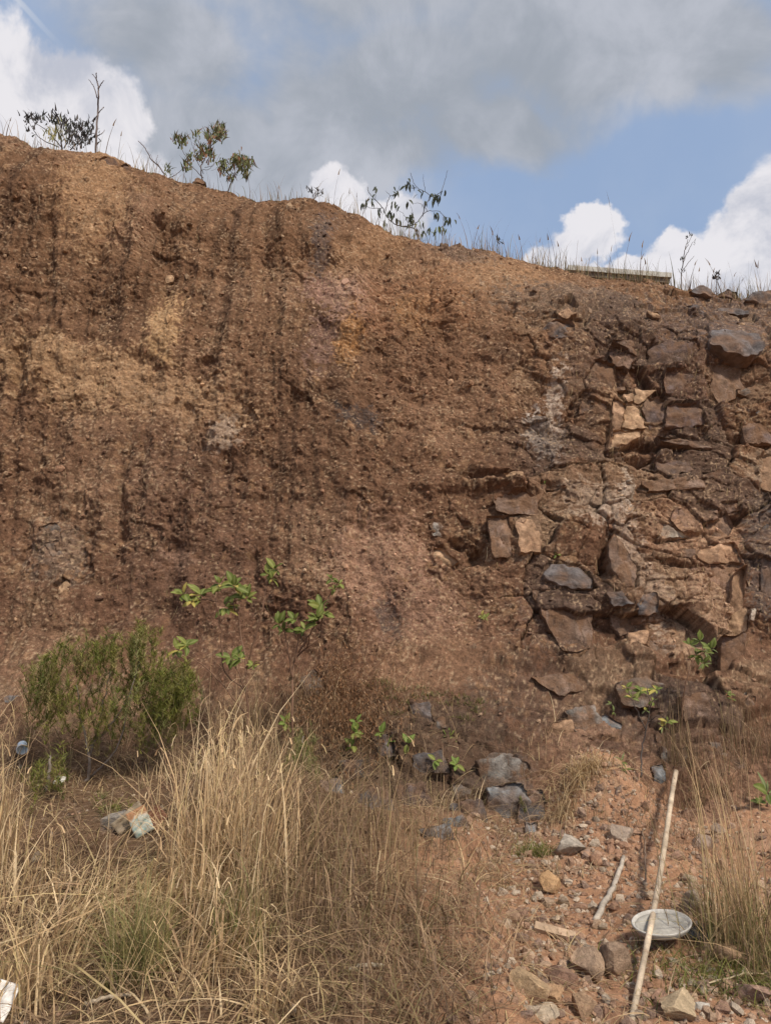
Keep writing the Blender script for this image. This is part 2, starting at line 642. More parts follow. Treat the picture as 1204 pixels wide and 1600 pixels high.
# masks, written in photograph directions of the smooth face (fixed to the face once evaluated)
wpx = 26 * fbm(BX * 1.7, BS * 1.7, 1.0, 3)
wpy = 26 * fbm(BX * 1.7, BS * 1.7, 51.0, 3)
wfx = 9 * fbm(BX * 9, BS * 9, 5.0, 3)
wfy = 9 * fbm(BX * 9, BS * 9, 77.0, 3)
UU, VV = U + wpx + wfx, V_ + wpy + wfy


def blob(cx, cy, rx, ry, soft=0.5, ang=0.0):
    dx, dy = UU - cx, VV - cy
    if ang:
        ca, sa = math.cos(R(ang)), math.sin(R(ang))
        dx, dy = dx * ca + dy * sa, -dx * sa + dy * ca
    return sst(1 - np.sqrt((dx / rx) ** 2 + (dy / ry) ** 2), 0, soft)


dense = (np.abs(BX) < 7)
rock_m = np.clip(sst(UU, 740, 850) * sst(VV, 430, 540) * (1 - 0.45 * sst(VV, 1020, 1180)), 0, 1)
rock_m = np.maximum(rock_m, sst(UU, 950, 1050) * sst(VV, 430, 480))
rock_m = np.maximum(rock_m, 0.7 * blob(700, 1200, 260, 110, 0.4))
slab = blob(800, 440, 110, 55, 0.5, 8)                      # smooth sandy slab under the crest
soil_m = np.clip(blob(640, 960, 130, 120, 0.6) + blob(700, 1050, 110, 70, .6), 0, 1)
left_m = 1 - sst(UU, 420, 640)
top_m = sst(vv, 0.955, 0.99)[:, None]
crest_fade = 1 - 0.5 * sst(vv, 0.86, 0.955)[:, None]
far_x = np.exp(-np.clip(np.abs(BX) - 5.5, 0, 99) / 3.0)

# ------------------------------------------------------------------ rocks bedded in the bank (parts of the bank)
TAN, TANB, DARK, DGREY, BROWN, GREY, BLUE, PINK, PALE = ((.40, .26, .155), (.345, .215, .13), (.135, .098, .088), (.105, .095, .094), (.20, .135, .10),
                                                        (.20, .185, .165), (.165, .175, .180), (.32, .205, .15), (.40, .34, .27))
ROCKS = []


def Z(ox, oy, s, polys):
    for pts, col, th in polys:
        ROCKS.append(([(ox + a / s, oy + b / s) for a, b in pts], col, th))


Z(820, 480, 3.135, [
    ([(488, 489), (542, 487), (583, 598), (540, 604), (472, 598)], TAN, .10), ([(427, 610), (558, 612), (563, 640), (470, 678), (408, 690)], TAN, .10),
    ([(432, 452), (492, 482), (463, 598), (428, 598), (425, 500)], TANB, .08), ([(535, 407), (640, 408), (600, 440), (556, 478), (530, 470)], TAN, .08),
    ([(480, 425), (528, 415), (527, 470), (500, 470)], TANB, .06),
    ([(595, 445), (685, 472), (672, 588), (612, 598), (572, 505)], DARK, .12), ([(692, 487), (838, 477), (880, 588), (750, 600), (680, 590)], DARK, .20),
    ([(597, 212), (700, 182), (800, 202), (800, 268), (740, 302), (630, 300), (595, 260)], DARK, .16), ([(670, 318), (780, 318), (860, 372), (850, 430), (690, 420)], DARK, .10),
    ([(412, 212), (490, 207), (543, 247), (500, 323), (432, 285)], PINK, .10), ([(422, 180), (520, 160), (562, 190), (545, 236), (480, 203)], BROWN, .10),
    ([(902, 112), (1010, 97), (1150, 112), (1165, 200), (1120, 263), (1050, 273), (960, 235), (902, 190)], DGREY, .22), ([(840, 107), (888, 110), (890, 148), (842, 150)], DARK, .10),
    ([(268, 292), (350, 268), (428, 292), (438, 340), (420, 418), (282, 418)], BROWN, .10), ([(270, 442), (318, 440), (310, 520), (262, 520)], DARK, .08),
    ([(345, 440), (408, 442), (372, 555), (315, 558)], BROWN, .09), ([(1028, 412), (1130, 378), (1178, 405), (1090, 448), (1032, 440)], GREY, .12),
    ([(1082, 502), (1150, 492), (1188, 515), (1150, 533), (1087, 520)], BLUE, .10), ([(600, 27), (650, 25), (663, 50), (620, 53)], TAN, .06),
    ([(1037, 77), (1085, 80), (1062, 92)], TAN, .05), ([(172, 47), (210, 17), (238, 45), (182, 55)], TANB, .10), ([(85, 97), (150, 72), (238, 92), (238, 148), (130, 143)], DGREY, .10),
    ([(822, 32), (870, 17), (903, 53), (860, 50)], DGREY, .08), ([(640, 650), (880, 658), (920, 688), (850, 698), (650, 680)], BROWN, .16),
    ([(185, 95), (215, 92), (213, 110), (190, 110)], TAN, .04), ([(930, 10), (1010, 5), (1100, 20), (1090, 40), (950, 40)], DGREY, .10),
    ([(440, 350), (492, 350), (490, 415), (430, 420)], DARK, .08), ([(360, 272), (428, 280), (440, 335), (370, 340)], BROWN, .1)])
Z(820, 740, 3.135, [
    ([(82, 500), (122, 442), (260, 457), (333, 560), (300, 578), (210, 570), (112, 533)], DGREY, .24), ([(407, 360), (430, 312), (488, 372), (538, 470), (530, 558), (482, 560), (432, 500), (407, 430)], BROWN, .16),
    ([(722, 182), (840, 132), (878, 150), (868, 280), (760, 298), (702, 250)], PINK, .10), ([(892, 152), (945, 137), (1003, 270), (985, 318), (892, 328), (882, 260)], BROWN, .12),
    ([(852, 372), (1010, 342), (1063, 440), (900, 440), (832, 410)], TANB, .14), ([(802, 422), (1058, 452), (1078, 590), (1000, 638), (882, 600), (802, 500)], PINK, .12),
    ([(1002, 692), (1078, 652), (1083, 760), (1040, 808), (992, 760)], TAN, .08), ([(22, 572), (150, 562), (250, 622), (328, 592), (328, 858), (180, 878), (122, 780)], BROWN, .14),
    ([(402, 582), (530, 572), (538, 640), (432, 653)], DGREY, .12), ([(502, 782), (608, 772), (590, 838), (512, 848)], TANB, .10), ([(652, 850), (720, 812), (718, 900), (602, 928)], GREY, .08),
    ([(487, 862), (530, 880), (528, 938), (492, 930)], GREY, .07), ([(952, 152), (1038, 142), (1053, 183), (992, 193)], BROWN, .16), ([(1142, 202), (1230, 150), (1230, 760), (1162, 758), (1150, 450)], DGREY, .12),
    ([(922, 792), (1010, 792), (1058, 858), (950, 878)], TANB, .09), ([(650, 235), (700, 250), (790, 320), (660, 320)], PALE, .05), ([(1105, 660), (1135, 655), (1120, 720), (1100, 715)], PALE, .05),
    ([(545, 590), (640, 590), (650, 680), (560, 690)], DGREY, .08), ([(690, 380), (830, 370), (850, 410), (720, 412)], BROWN, .1)])
Z(820, 1080, 3.135, [
    ([(102, 200), (140, 152), (230, 142), (248, 180), (210, 223), (132, 223)], TANB, .16), ([(322, 142), (390, 117), (468, 165), (440, 208), (350, 180)], BLUE, .16),
    ([(612, 372), (670, 352), (693, 440), (660, 473), (632, 450)], BLUE, .16), ([(672, 272), (740, 302), (758, 350), (700, 398), (662, 330)], GREY, .12),
    ([(22, 502), (80, 482), (103, 540), (60, 618), (12, 618)], BLUE, .16), ([(0, 642), (60, 642), (50, 738), (0, 738)], BLUE, .14), ([(897, 242), (960, 252), (950, 288), (902, 280)], BLUE, .12),
    ([(962, 302), (1018, 300), (1010, 328), (952, 323)], GREY, .10), ([(1077, 32), (1128, 22), (1133, 88), (1100, 93), (1072, 60)], GREY, .10), ([(1047, 12), (1080, 2), (1088, 20), (1062, 33)], PALE, .08),
    ([(262, 62), (338, 52), (330, 98), (292, 93)], BROWN, .10), ([(442, 472), (473, 452), (468, 548), (432, 543)], BLUE, .10), ([(762, 582), (868, 582), (860, 678), (762, 688)], DARK, .14),
    ([(640, 200), (690, 220), (680, 260), (640, 250)], GREY, .1), ([(560, 130), (600, 100), (620, 150), (580, 170)], GREY, .1)])
Z(0, 0, 1, [
    ([(668, 818), (684, 812), (696, 828), (690, 838), (676, 836)], (.28, .26, .23), .08), ([(676, 856), (700, 866), (716, 880), (690, 890), (672, 872)], TAN, .06),
    ([(93, 917), (104, 907), (113, 914), (101, 932), (92, 930)], TAN, .06), ([(470, 1058), (492, 1046), (508, 1064), (502, 1092), (478, 1098), (466, 1080)], GREY, .16),
    ([(572, 1238), (590, 1230), (600, 1262), (592, 1284), (574, 1276)], DGREY, .16), ([(532, 1206), (552, 1206), (556, 1230), (536, 1232)], BLUE, .14),
    ([(692, 1280), (720, 1274), (732, 1292), (716, 1302), (694, 1298)], BLUE, .14), ([(742, 1190), (790, 1180), (826, 1196), (806, 1236), (756, 1240)], GREY, .14),
    ([(612, 1130), (628, 1126), (632, 1142), (616, 1146)], GREY, .10), ([(678, 1124), (694, 1122), (698, 1138), (682, 1140)], GREY, .10), ([(2, 1088), (30, 1086), (36, 1106), (6, 1110)], BLUE, .14),
    ([(156, 254), (166, 247), (180, 249), (186, 260), (162, 260)], DARK, .12), ([(188, 266), (198, 258), (208, 266), (204, 273)], DARK, .10),
    ([(300, 286), (308, 278), (318, 280), (322, 288)], DARK, .10), ([(1074, 460), (1092, 446), (1110, 454), (1108, 466)], DGREY, .18), ([(1160, 474), (1174, 460), (1204, 456), (1204, 478)], DGREY, .22),
    ([(64, 826), (88, 818), (98, 830), (76, 838)], GREY, .08), ([(72, 850), (94, 846), (100, 870), (82, 872)], GREY, .08), ([(786, 740), (816, 737), (818, 746), (790, 748)], TAN, .10),
    ([(258, 430), (270, 430), (272, 440), (260, 442)], TAN, .05),
    ([(1120, 462), (1134, 452), (1150, 458), (1148, 470)], DARK, .16), ([(870, 490), (886, 480), (898, 492), (884, 500)], TANB, .12), ([(1064, 480), (1086, 478), (1110, 490), (1090, 498)], DGREY, .12),
    ([(770, 756), (850, 756), (836, 806), (776, 800)], BROWN, .10), ([(760, 812), (794, 808), (800, 868), (770, 870)], BROWN, .08), ([(804, 812), (838, 808), (846, 864), (812, 866)], TANB, .08),
    
    ([(1020, 722), (1098, 716), (1108, 738), (1030, 745)], DARK, .12), ([(1004, 752), (1090, 746), (1102, 764), (1012, 768)], BROWN, .12),
    ([(1184, 716), (1215, 708), (1215, 775), (1186, 768)], TANB, .10), ([(1112, 560), (1150, 556), (1160, 610), (1124, 640), (1108, 610)], BROWN, .10),
    ([(1150, 640), (1204, 640), (1210, 690), (1160, 696)], DARK, .12), ([(860, 900), (868, 930), (930, 945), (940, 930), (928, 905)], BROWN, .06),
    ([(950, 960), (996, 948), (1004, 985), (966, 996)], BROWN, .09), ([(1010, 1000), (1060, 985), (1072, 1030), (1020, 1046)], GREY, .10), ([(1120, 1000), (1160, 990), (1168, 1060), (1126, 1066)], DARK, .10),
    ([(960, 1068), (1010, 1056), (1046, 1076), (1030, 1106), (970, 1104)], GREY, .12), ([(1060, 1090), (1100, 1080), (1110, 1120), (1066, 1128)], BROWN, .10), ([(1140, 900), (1158, 890), (1160, 980), (1140, 990)], TANB, .08),
    ([(560, 1240), (600, 1226), (616, 1262), (600, 1290), (566, 1284)], DGREY, .24), ([(616, 1230), (662, 1222), (676, 1268), (640, 1284), (618, 1270)], DARK, .24),
    ([(760, 1232), (812, 1222), (830, 1262), (800, 1290), (764, 1278)], BLUE, .26), ([(812, 1250), (846, 1240), (858, 1280), (830, 1310), (808, 1296)], DGREY, .24), ([(700, 1256), (752, 1250), (762, 1284), (716, 1296)], DGREY, .22),
    ([(640, 1180), (690, 1172), (700, 1206), (650, 1214)], DGREY, .2), ([(580, 1150), (612, 1146), (622, 1180), (590, 1188)], DGREY, .18), ([(530, 1190), (566, 1186), (572, 1214), (536, 1222)], DGREY, .2),
    ([(500, 1220), (532, 1214), (540, 1250), (506, 1256)], BLUE, .2), ([(656, 1296), (700, 1288), (712, 1316), (668, 1324)], BLUE, .2), ([(880, 1110), (930, 1100), (944, 1140), (900, 1150)], GREY, .16),
    ([(740, 1196), (770, 1176), (800, 1180), (770, 1212)], GREY, .10), ([(830, 1060), (900, 1050), (930, 1074), (870, 1090)], BROWN, .12), ([(704, 1226), (730, 1220), (740, 1250), (716, 1258)], GREY, .12), ([(640, 1100), (670, 1096), (676, 1130), (650, 1136)], DGREY, .1),
    ([(560, 1176), (590, 1170), (600, 1200), (570, 1206)], DARK, .12), ([(1040, 1176), (1070, 1166), (1082, 1196), (1052, 1206)], GREY, .1), ([(1130, 1190), (1160, 1180), (1172, 1210), (1140, 1216)], BROWN, .1)])


# displacement ------------------------------------------------------------
D = 0.20 * fbm(BX * 0.55, BS * 0.45, BY * 0.3 + 4, 3) * crest_fade
gm = .22 + 0.95 * sst(fbm(BX * .9, BS * .9, 300.0, 3), -.3, .4)
led = ridged(BX * .45 + 3, BS * 1.5 + .5 * fbm(BX * .8, BS * .8, 310.0, 2), 5.0, 3)
D += 0.036 * led * (1 - slab) * crest_fade * sst(fbm(BX * .7, BS * .7, 320.0, 2), -.25, .3)
D += 0.085 * fbm(BX * 2.2, BS * 1.8, BY + 11, 3) * (1 - 0.5 * slab) * crest_fade
# rills cut by rain and digger teeth: ridges that run down the face
wx = BX + 0.10 * fbm(BX * 1.2, BS * 0.8, 9.0, 3)
fl = ridged(wx * 1.6, BS * 0.09, 3.0, 4)
fl2 = perlin(wx * 6.5, BS * 0.22, 13.0)
flute = (0.095 * fl + 0.028 * fl2) * (0.35 + 0.65 * left_m) * (1 - 0.8 * rock_m) * (1 - slab) * (1 - .7 * soil_m)
D += flute * sst(vv, 0.13, 0.30)[:, None] * crest_fade
# clods, pits and scabs of weathered soil
lump = fbm(BX * 5.5, BS * 5.5, BY * 3 + 2, 4, 0.55)
D += 0.036 * lump * (1 - 0.55 * soil_m) * (1 - 0.5 * slab) * (1 - .35 * rock_m)
pit = np.clip(perlin(BX * 3.6 + 5, BS * 4.4, 21.0) - 0.28, 0, 1)
D -= 0.075 * pit * (1 - soil_m) * crest_fade
f1, f2, cid, oa, ob = worley(BX * 11 + 1.1 * fbm(BX * 6, BS * 6, 2.0, 2), BS * 11 + 1.1 * fbm(BX * 6, BS * 6, 45.0, 2), 3)
peb = np.clip(0.55 - f1, 0, 1) * (hash01(cid, 1) > 0.35)
D += 0.022 * gm * peb * (1 - .5 * soil_m) * (1 - .5 * rock_m)
g1, g2, gid, _, _ = worley(BX * 27, BS * 27 + 0.7 * perlin(BX * 20, BS * 20, 1.0), 9)
D += 0.011 * gm * np.clip(0.6 - g1, 0, 1) * (hash01(gid, 2) > 0.3)
D += 0.012 * fbm(BX * 24, BS * 24, BY * 20, 2)
for (fq, am, sd) in ((3.1, .050, 41), (8.5, .022, 43), (21.0, .013, 47)):      # angular flakes: every cell has its own height and tilt
    q1, q2, qid, qa, qb = worley(BX * fq + 0.9 * fbm(BX * fq * .8, BS * fq * .8, 60.0 + sd, 2), BS * fq * 1.15 + 0.9 * fbm(BX * fq * .8, BS * fq * .8, 80.0 + sd, 2), sd)
    fac_ = (hash01(qid, 1) - .5) * .9 + (hash01(qid, 2) - .5) * 1.5 * qa + (hash01(qid, 3) - .3) * 1.7 * qb
    D += am * gm * fac_ * (1 - .55 * slab) * (1 - .5 * soil_m) * (1 - .6 * rock_m)
# jointed rock on the right: tilted, offset blocks with cracks between them
wa_ = BX * 1.35 + 0.35 * fbm(BX * 1.5, BS * 1.5, 7.0, 3)
wb_ = BS * 2.0 + 0.35 * fbm(BX * 1.5, BS * 1.5, 27.0, 3) + 0.12 * BX
b1, b2, bid, boa, bob = worley(wa_, wb_, 17)
blk = (hash01(bid, 1) - 0.5) * 0.15 + (hash01(bid, 2) - 0.5) * 0.20 * boa + (hash01(bid, 3) - 0.35) * 0.20 * bob
blk -= 0.035 * (1 - sst(b2 - b1, 0.0, 0.07)) * (hash01(bid, 4) > .3)
c1, c2, cid2, coa, cob = worley(wa_ * 2.7 + 3, wb_ * 2.2, 29)
blk += (hash01(cid2, 1) - 0.5) * 0.05 + (hash01(cid2, 2) - 0.5) * 0.07 * cob
blk -= 0.016 * (1 - sst(c2 - c1, 0.0, 0.10))
bed = ridged(BX * 0.5, BS * 5.5 + 0.6 * BX, 3.0, 2)
blk += 0.03 * bed
D += blk * rock_m * crest_fade * far_x
# particular hollows and ledges of the photograph
HOLES = [(946, 868, 9, 46, 0.16, 8), (1040, 694, 62, 8, 0.16, 2), (1010, 722, 60, 9, 0.12, 12), (760, 747, 48, 7, 0.12, 2), (855, 760, 14, 7, .12, 0),
         (1146, 808, 16, 9, 0.20, 0), (742, 868, 14, 20, 0.18, -40), (712, 852, 14, 9, 0.14, 20), (682, 858, 16, 7, 0.12, 8), (1060, 882, 60, 5, .10, 6),
         (1070, 838, 50, 5, .10, -8), (1180, 690, 30, 7, 0.14, 0), (975, 610, 10, 26, .10, -20), (1180, 600, 40, 8, 0.1, -8), (188, 820, 12, 75, 0.10, 4),
         (605, 960, 22, 40, 0.10, 0), (575, 655, 22, 26, .06, -20), (250, 372, 22, 26, .12, 20), (30, 620, 12, 120, .07, 0), (1150, 900, 14, 70, 0.12, 4),
         (1195, 640, 16, 8, .1, 0), (1120, 960, 20, 40, .1, -20), (75, 395, 10, 60, .08, 3), (395, 540, 20, 30, .08, 20), (980, 800, 8, 40, .07, 30)]
for (hx, hy, hrx, hry, hd, ha) in HOLES:
    dx, dy = U + 0.5 * wfx - hx, V_ + 0.5 * wfy - hy
    ca, sa = math.cos(R(ha)), math.sin(R(ha))
    q = ((dx * ca + dy * sa) / hrx) ** 2 + ((-dx * sa + dy * ca) / hry) ** 2
    D -= hd * np.exp(-np.clip(q, 0, 60) ** 1.3)
BUMPS = [(262, 525, 26, 34, .10), (535, 455, 50, 40, .06), (900, 470, 90, 22, .10), (790, 760, 110, 12, .14), (700, 1010, 120, 40, .06), (1050, 560, 80, 40, .06),
         (350, 680, 22, 22, .06), (220, 440, 22, 60, .05), (865, 1000, 70, 60, .08), (1095, 930, 60, 70, .10)]
for (hx, hy, hrx, hry, hd) in BUMPS:
    q = ((U + wfx - hx) / hrx) ** 2 + ((V_ + wfy - hy) / hry) ** 2
    D += hd * np.exp(-np.clip(q, 0, 60))
DLOW = 0.20 * fbm(BX * 0.55, BS * 0.45, BY * 0.3 + 4, 3) * crest_fade + 0.05 * fbm(BX * 2.2, BS * 1.8, BY + 11, 3) * crest_fade
uu_, vv_ = U + .35 * wfx, V_ + .35 * wfy
for (poly, col_, th_) in ROCKS:
    if not (max(col_) > .34 or th_ >= .16):
        continue
    p_ = np.array(poly)
    c_ = p_.mean(0)
    p_ = c_ + (p_ - c_) * 1.12
    lo, hi_ = p_.min(0) - 3, p_.max(0) + 3
    m_ = (uu_ > lo[0]) & (uu_ < hi_[0]) & (vv_ > lo[1]) & (vv_ < hi_[1]) & (np.arange(len(vv))[:, None] < NV)
    if not m_.any():
        continue
    xq, yq = uu_[m_], vv_[m_]
    ins = np.zeros(len(xq), bool)
    for k in range(len(p_)):
        (x1, y1), (x2, y2) = p_[k], p_[(k + 1) % len(p_)]
        if y1 != y2:
            ins ^= ((y1 > yq) != (y2 > yq)) & (xq < (x2 - x1) * (yq - y1) / (y2 - y1) + x1)
    d_ = D[m_]
    d_[ins] = DLOW[m_][ins] + .018
    D[m_] = d_
D = D * (1 - 0.85 * top_m) * np.where(np.abs(BX) < 5.3, 1.0, far_x)
D = D.astype(np.float32)
PX, PY, PZ = BX + 0, BY + D * NY, BZ + D * NZ
PX = PX + 0.02 * fbm(BX * 7, BS * 7, 90.0, 2) * (1 - top_m)
BANK = np.stack([PX, PY, PZ], -1)

# colour of the weathered soil and rock ---------------------------------------
n_lo = fbm(BX * 0.8, BS * 0.8, 100.0, 3)
n_md = fbm(BX * 3.1, BS * 3.1, 120.0, 4, .6)
n_hi = fbm(BX * 13, BS * 13, 140.0, 3, .6)
n_vh = fbm(BX * 34, BS * 34, 160.0, 2, .6)
strk = fbm(wx * 4.2, BS * 0.17, 170.0, 4, .6)
strk2 = fbm(wx * 11, BS * 0.55, 190.0, 3, .6)
C = np.zeros(BX.shape + (3,), np.float32) + np.array((.212, .118, .070), np.float32)
C = lerp3(C, (.226, .126, .071), sst(-V_, -760, -330))                         # warmer towards the top
C = lerp3(C, (.196, .105, .066), 0.7 * sst(V_, 640, 1000))
C = lerp3(C, (.112, .061, .037), sst(n_md + 0.5 * n_hi, 0.0, 0.42) * 0.85)
C = lerp3(C, (.40, .245, .138), sst(n_md * 0.6 - n_hi * 0.8 + .3 * n_lo, 0.08, 0.42) * 0.7)
C = lerp3(C, (.31, .185, .115), .65 * sst(n_lo, .05, .4))
C = lerp3(C, (.098, .055, .035), 0.75 * sst(strk + .3 * strk2, 0.05, 0.45) * (0.25 + 0.75 * left_m) * (1 - .6 * rock_m))
C = lerp3(C, (.07, .041, .026), 0.55 * sst(strk2, 0.10, 0.5) * left_m)
PATCH = [  # centre, radii, colour, strength, softness, angle
    (170, 600, 200, 55, (.46, .30, .175), .95, .8, 12), (260, 520, 32, 54, (.52, .34, .185), 1.0, .6, 10), (60, 560, 90, 40, (.36, .23, .13), .6, .8, 0),
    (150, 310, 60, 90, (.42, .26, .145), .85, .8, 10), (300, 625, 90, 44, (.46, .30, .18), .85, .8, 10), (350, 682, 30, 30, (.52, .41, .32), .95, .6, 0),
    (530, 465, 55, 42, (.50, .325, .25), .85, .6, 20), (500, 540, 30, 56, (.26, .165, .135), .7, .6, 10), (495, 450, 30, 30, (.30, .18, .14), .7, .6, 0),
    (548, 530, 22, 48, (.44, .235, .10), .85, .6, 5), (600, 485, 40, 50, (.33, .175, .10), .7, .7, 0), (565, 655, 34, 24, (.085, .070, .066), .85, .5, 30),
    (650, 500, 34, 40, (.42, .245, .12), .7, .7, 0), (790, 445, 110, 42, (.40, .245, .14), .8, .7, 8), (690, 470, 60, 60, (.35, .19, .105), .6, .8, 0),
    (500, 380, 20, 55, (.13, .105, .10), .7, .6, 8), (580, 395, 60, 40, (.36, .215, .12), .65, .8, -20), (720, 395, 60, 20, (.12, .095, .085), .6, .7, 8),
    (900, 475, 140, 30, (.15, .115, .095), .8, .6, 3), (1010, 500, 160, 34, (.16, .118, .095), .7, .7, 4), (1150, 500, 90, 60, (.13, .105, .098), .75, .6, 0),
    (1050, 600, 90, 120, (.15, .105, .09), .6, .7, 0), (930, 570, 70, 60, (.17, .12, .095), .6, .7, 0), (850, 680, 28, 40, (.68, .62, .56), 1.0, .5, -25),
    (868, 640, 16, 66, (.56, .46, .38), .95, .6, 5), (985, 640, 46, 60, (.46, .31, .19), .6, .6, 0), (975, 775, 18, 38, (.64, .57, .49), 1.0, .5, 0),
    (930, 790, 60, 34, (.54, .43, .34), .95, .7, 20), (830, 830, 40, 60, (.36, .26, .18), .6, .8, 0), (1090, 830, 95, 55, (.44, .28, .185), .9, .8, 10),
    (1100, 960, 70, 60, (.46, .31, .21), .9, .8, 0), (1000, 900, 24, 95, (.48, .37, .29), .9, .7, -20), (1190, 850, 26, 130, (.13, .108, .10), .8, .5, 0),
    (1190, 730, 40, 40, (.40, .29, .2), .6, .6, 0), (590, 880, 80, 75, (.40, .245, .17), .85, .8, 0), (650, 960, 90, 70, (.335, .205, .145), .75, .8, 0),
    (700, 1040, 120, 50, (.29, .175, .11), .8, .8, 0), (605, 960, 20, 32, (.11, .09, .085), .7, .6, 0), (880, 960, 70, 70, (.20, .135, .105), .6, .7, 0),
    (690, 600, 110, 90, (.25, .145, .09), .6, .8, 0), (780, 1215, 60, 44, (.17, .165, .16), .7, .6, 0), (95, 860, 50, 50, (.22, .18, .15), .5, .7, 0),
    (270, 880, 30, 26, (.40, .26, .19), .6, .7, 0), (900, 1080, 150, 90, (.14, .095, .072), .7, .8, 0), (930, 1260, 80, 60, (.42, .235, .15), .8, .8, 0),
    (290, 830, 120, 200, (.175, .108, .080), .4, .8, 0), (730, 1120, 80, 40, (.15, .11, .085), .5, .8, 0), (1040, 1150, 140, 70, (.21, .15, .12), .5, .8, 0)]
for (a_, b_, rx_, ry_, col_, st_, so_, an_) in PATCH:
    m_ = blob(a_, b_, rx_ * 1.3, ry_ * 1.3, 1.0, an_)
    m_ = sst(m_ * 1.1 + (.95 * n_hi + .65 * n_vh + .55 * n_md) * (m_ > 0), .06, .48) * st_ * 1.0 * (.55 + .5 * sst(n_hi + .8 * n_vh, -.3, .25))
    C = lerp3(C, np.array(col_) * (1.0, .96, .92), m_)
# rock joints show cleaner grey and tan faces
rk = rock_m * sst(hash01(bid, 5) + .5 * n_md, .35, .6)
C = lerp3(C, (.125, .086, .066), .7 * rk * (hash01(bid, 6) > .45))
C = lerp3(C, (.27, .175, .11), .5 * rk * (hash01(bid, 6) <= .3))
# flecks: quartz grit, ochre crumbs, dark iron crumbs
fleck = sst(n_vh + .35 * n_hi + .35 * n_md + .15 * n_lo, 0.20, 0.45)
C = lerp3(C, (.50, .35, .22), .75 * fleck)
C = lerp3(C, (.075, .048, .036), .55 * sst(-n_vh + .3 * n_hi, 0.26, 0.6))
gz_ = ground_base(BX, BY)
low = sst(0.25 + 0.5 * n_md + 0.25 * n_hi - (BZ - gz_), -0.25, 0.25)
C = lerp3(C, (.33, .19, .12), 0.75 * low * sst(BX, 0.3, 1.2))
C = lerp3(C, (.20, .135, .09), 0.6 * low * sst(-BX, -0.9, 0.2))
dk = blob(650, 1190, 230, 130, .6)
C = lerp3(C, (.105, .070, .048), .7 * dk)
C = np.clip(C, 0.01, 0.9)
nr_, nc_ = BX.shape
ii = (np.arange(nr_ - 1)[:, None] * nc_ + np.arange(nc_ - 1)[None, :]).reshape(-1)
Q = np.stack([ii, ii + 1, ii + nc_ + 1, ii + nc_], 1)
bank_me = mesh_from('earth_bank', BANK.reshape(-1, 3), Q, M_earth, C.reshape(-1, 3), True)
bank = link('earth_bank', bank_me)
tag(bank, 'tall weathered cut bank of brown soil with jointed rock on its right', None, None, 'structure')

# ------------------------------------------------------------------ ground
gx = np.concatenate([-(5 + np.cumsum(0.04 * 1.22 ** np.arange(30)))[::-1], np.linspace(-5, 5, 560), 5 + np.cumsum(0.04 * 1.22 ** np.arange(30))])
gy = np.concatenate([-(0 + np.cumsum(0.06 * 1.25 ** np.arange(27)))[::-1], np.linspace(0, 2.4, 60, endpoint=False), np.linspace(2.4, 7.4, 330), [7.8, 8.4, 9.2]])
GX, GY = np.meshgrid(gx, gy)
GZ = ground_z(GX, GY)
fine = ((np.abs(GX) < 5.2) & (GY > 2.2) & (GY < 7.5)).astype(float)
h1, h2, hid, _, _ = worley(GX * 17, GY * 17, 5)
GZ = GZ + fine * (0.030 * np.clip(.5 - h1, 0, 1) * (hash01(hid, 3) > .5) + 0.014 * fbm(GX * 22, GY * 22, 3.0, 3))
gn = fbm(GX * 1.6, GY * 1.6, 200.0, 4)
gh = fbm(GX * 16, GY * 16, 220.0, 3)
GC = np.zeros(GX.shape + (3,), np.float32) + np.array((.39, .215, .125), np.float32)
GC = lerp3(GC, (.23, .140, .095), sst(gn + .4 * gh, 0.0, 0.5) * 0.7)
GC = lerp3(GC, (.42, .27, .18), sst(-gn + .5 * gh, 0.05, .5) * 0.6)
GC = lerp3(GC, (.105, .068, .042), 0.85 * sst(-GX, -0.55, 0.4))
GC = lerp3(GC, (.10, .068, .048), .75 * np.exp(-(((GX - .35) / .8) ** 2 + ((GY - 5.8) / .55) ** 2)))                 # soil darker on the grassy left and at the middle of the foot
GC = lerp3(GC, (.5, .38, .28), .5 * sst(fbm(GX * 40, GY * 40, 9.0, 2), .25, .5))
k_ = (np.arange(len(gy) - 1)[:, None] * len(gx) + np.arange(len(gx) - 1)[None, :]).reshape(-1)
GQ = np.stack([k_, k_ + 1, k_ + len(gx) + 1, k_ + len(gx)], 1)
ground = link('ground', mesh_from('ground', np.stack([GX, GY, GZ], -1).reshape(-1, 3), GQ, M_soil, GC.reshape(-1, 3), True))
tag(ground, 'crumbly orange brown soil at the foot of the bank', None, None, 'structure')

# visible-surface lookup: nearest vertex to a photo direction, the frontmost one
sel = BANK[:NV + 8, 38:-38].reshape(-1, 3)
gsel = np.stack([GX, GY, GZ], -1)[(GY > 2.2) & (np.abs(GX) < 5.2)]
ALLP = np.concatenate([sel, gsel])
AU, AV, AD = proj(ALLP)
order = np.argsort(AV)
AVs = AV[order]


def hit(px, py, tol=5):
    a_, b_ = np.searchsorted(AVs, [py - tol, py + tol])
    ids = order[a_:b_]
    d2 = (AU[ids] - px) ** 2 + (AV[ids] - py) ** 2
    ok = d2 < tol * tol
    if not ok.any():
        if tol > 40:
            return at(px, py, YC)
        return hit(px, py, tol * 2)
    ids, d2 = ids[ok], d2[ok]
    near = AD[ids].min()
    m_ = AD[ids] < near + 0.25
    ids, d2 = ids[m_], d2[m_]
    return ALLP[ids[np.argmin(d2)]].astype(float)


def ground_hit(px, py):
    """march the ray to the ground"""
    d = ray(px, py)
    t = np.linspace(2, 9.0, 700)
    P = EYE + d[None, :] * t[:, None]
    below = P[:, 2] < ground_z(P[:, 0], P[:, 1])
    k = int(np.argmax(below)) if below.any() else 699
    return P[k]


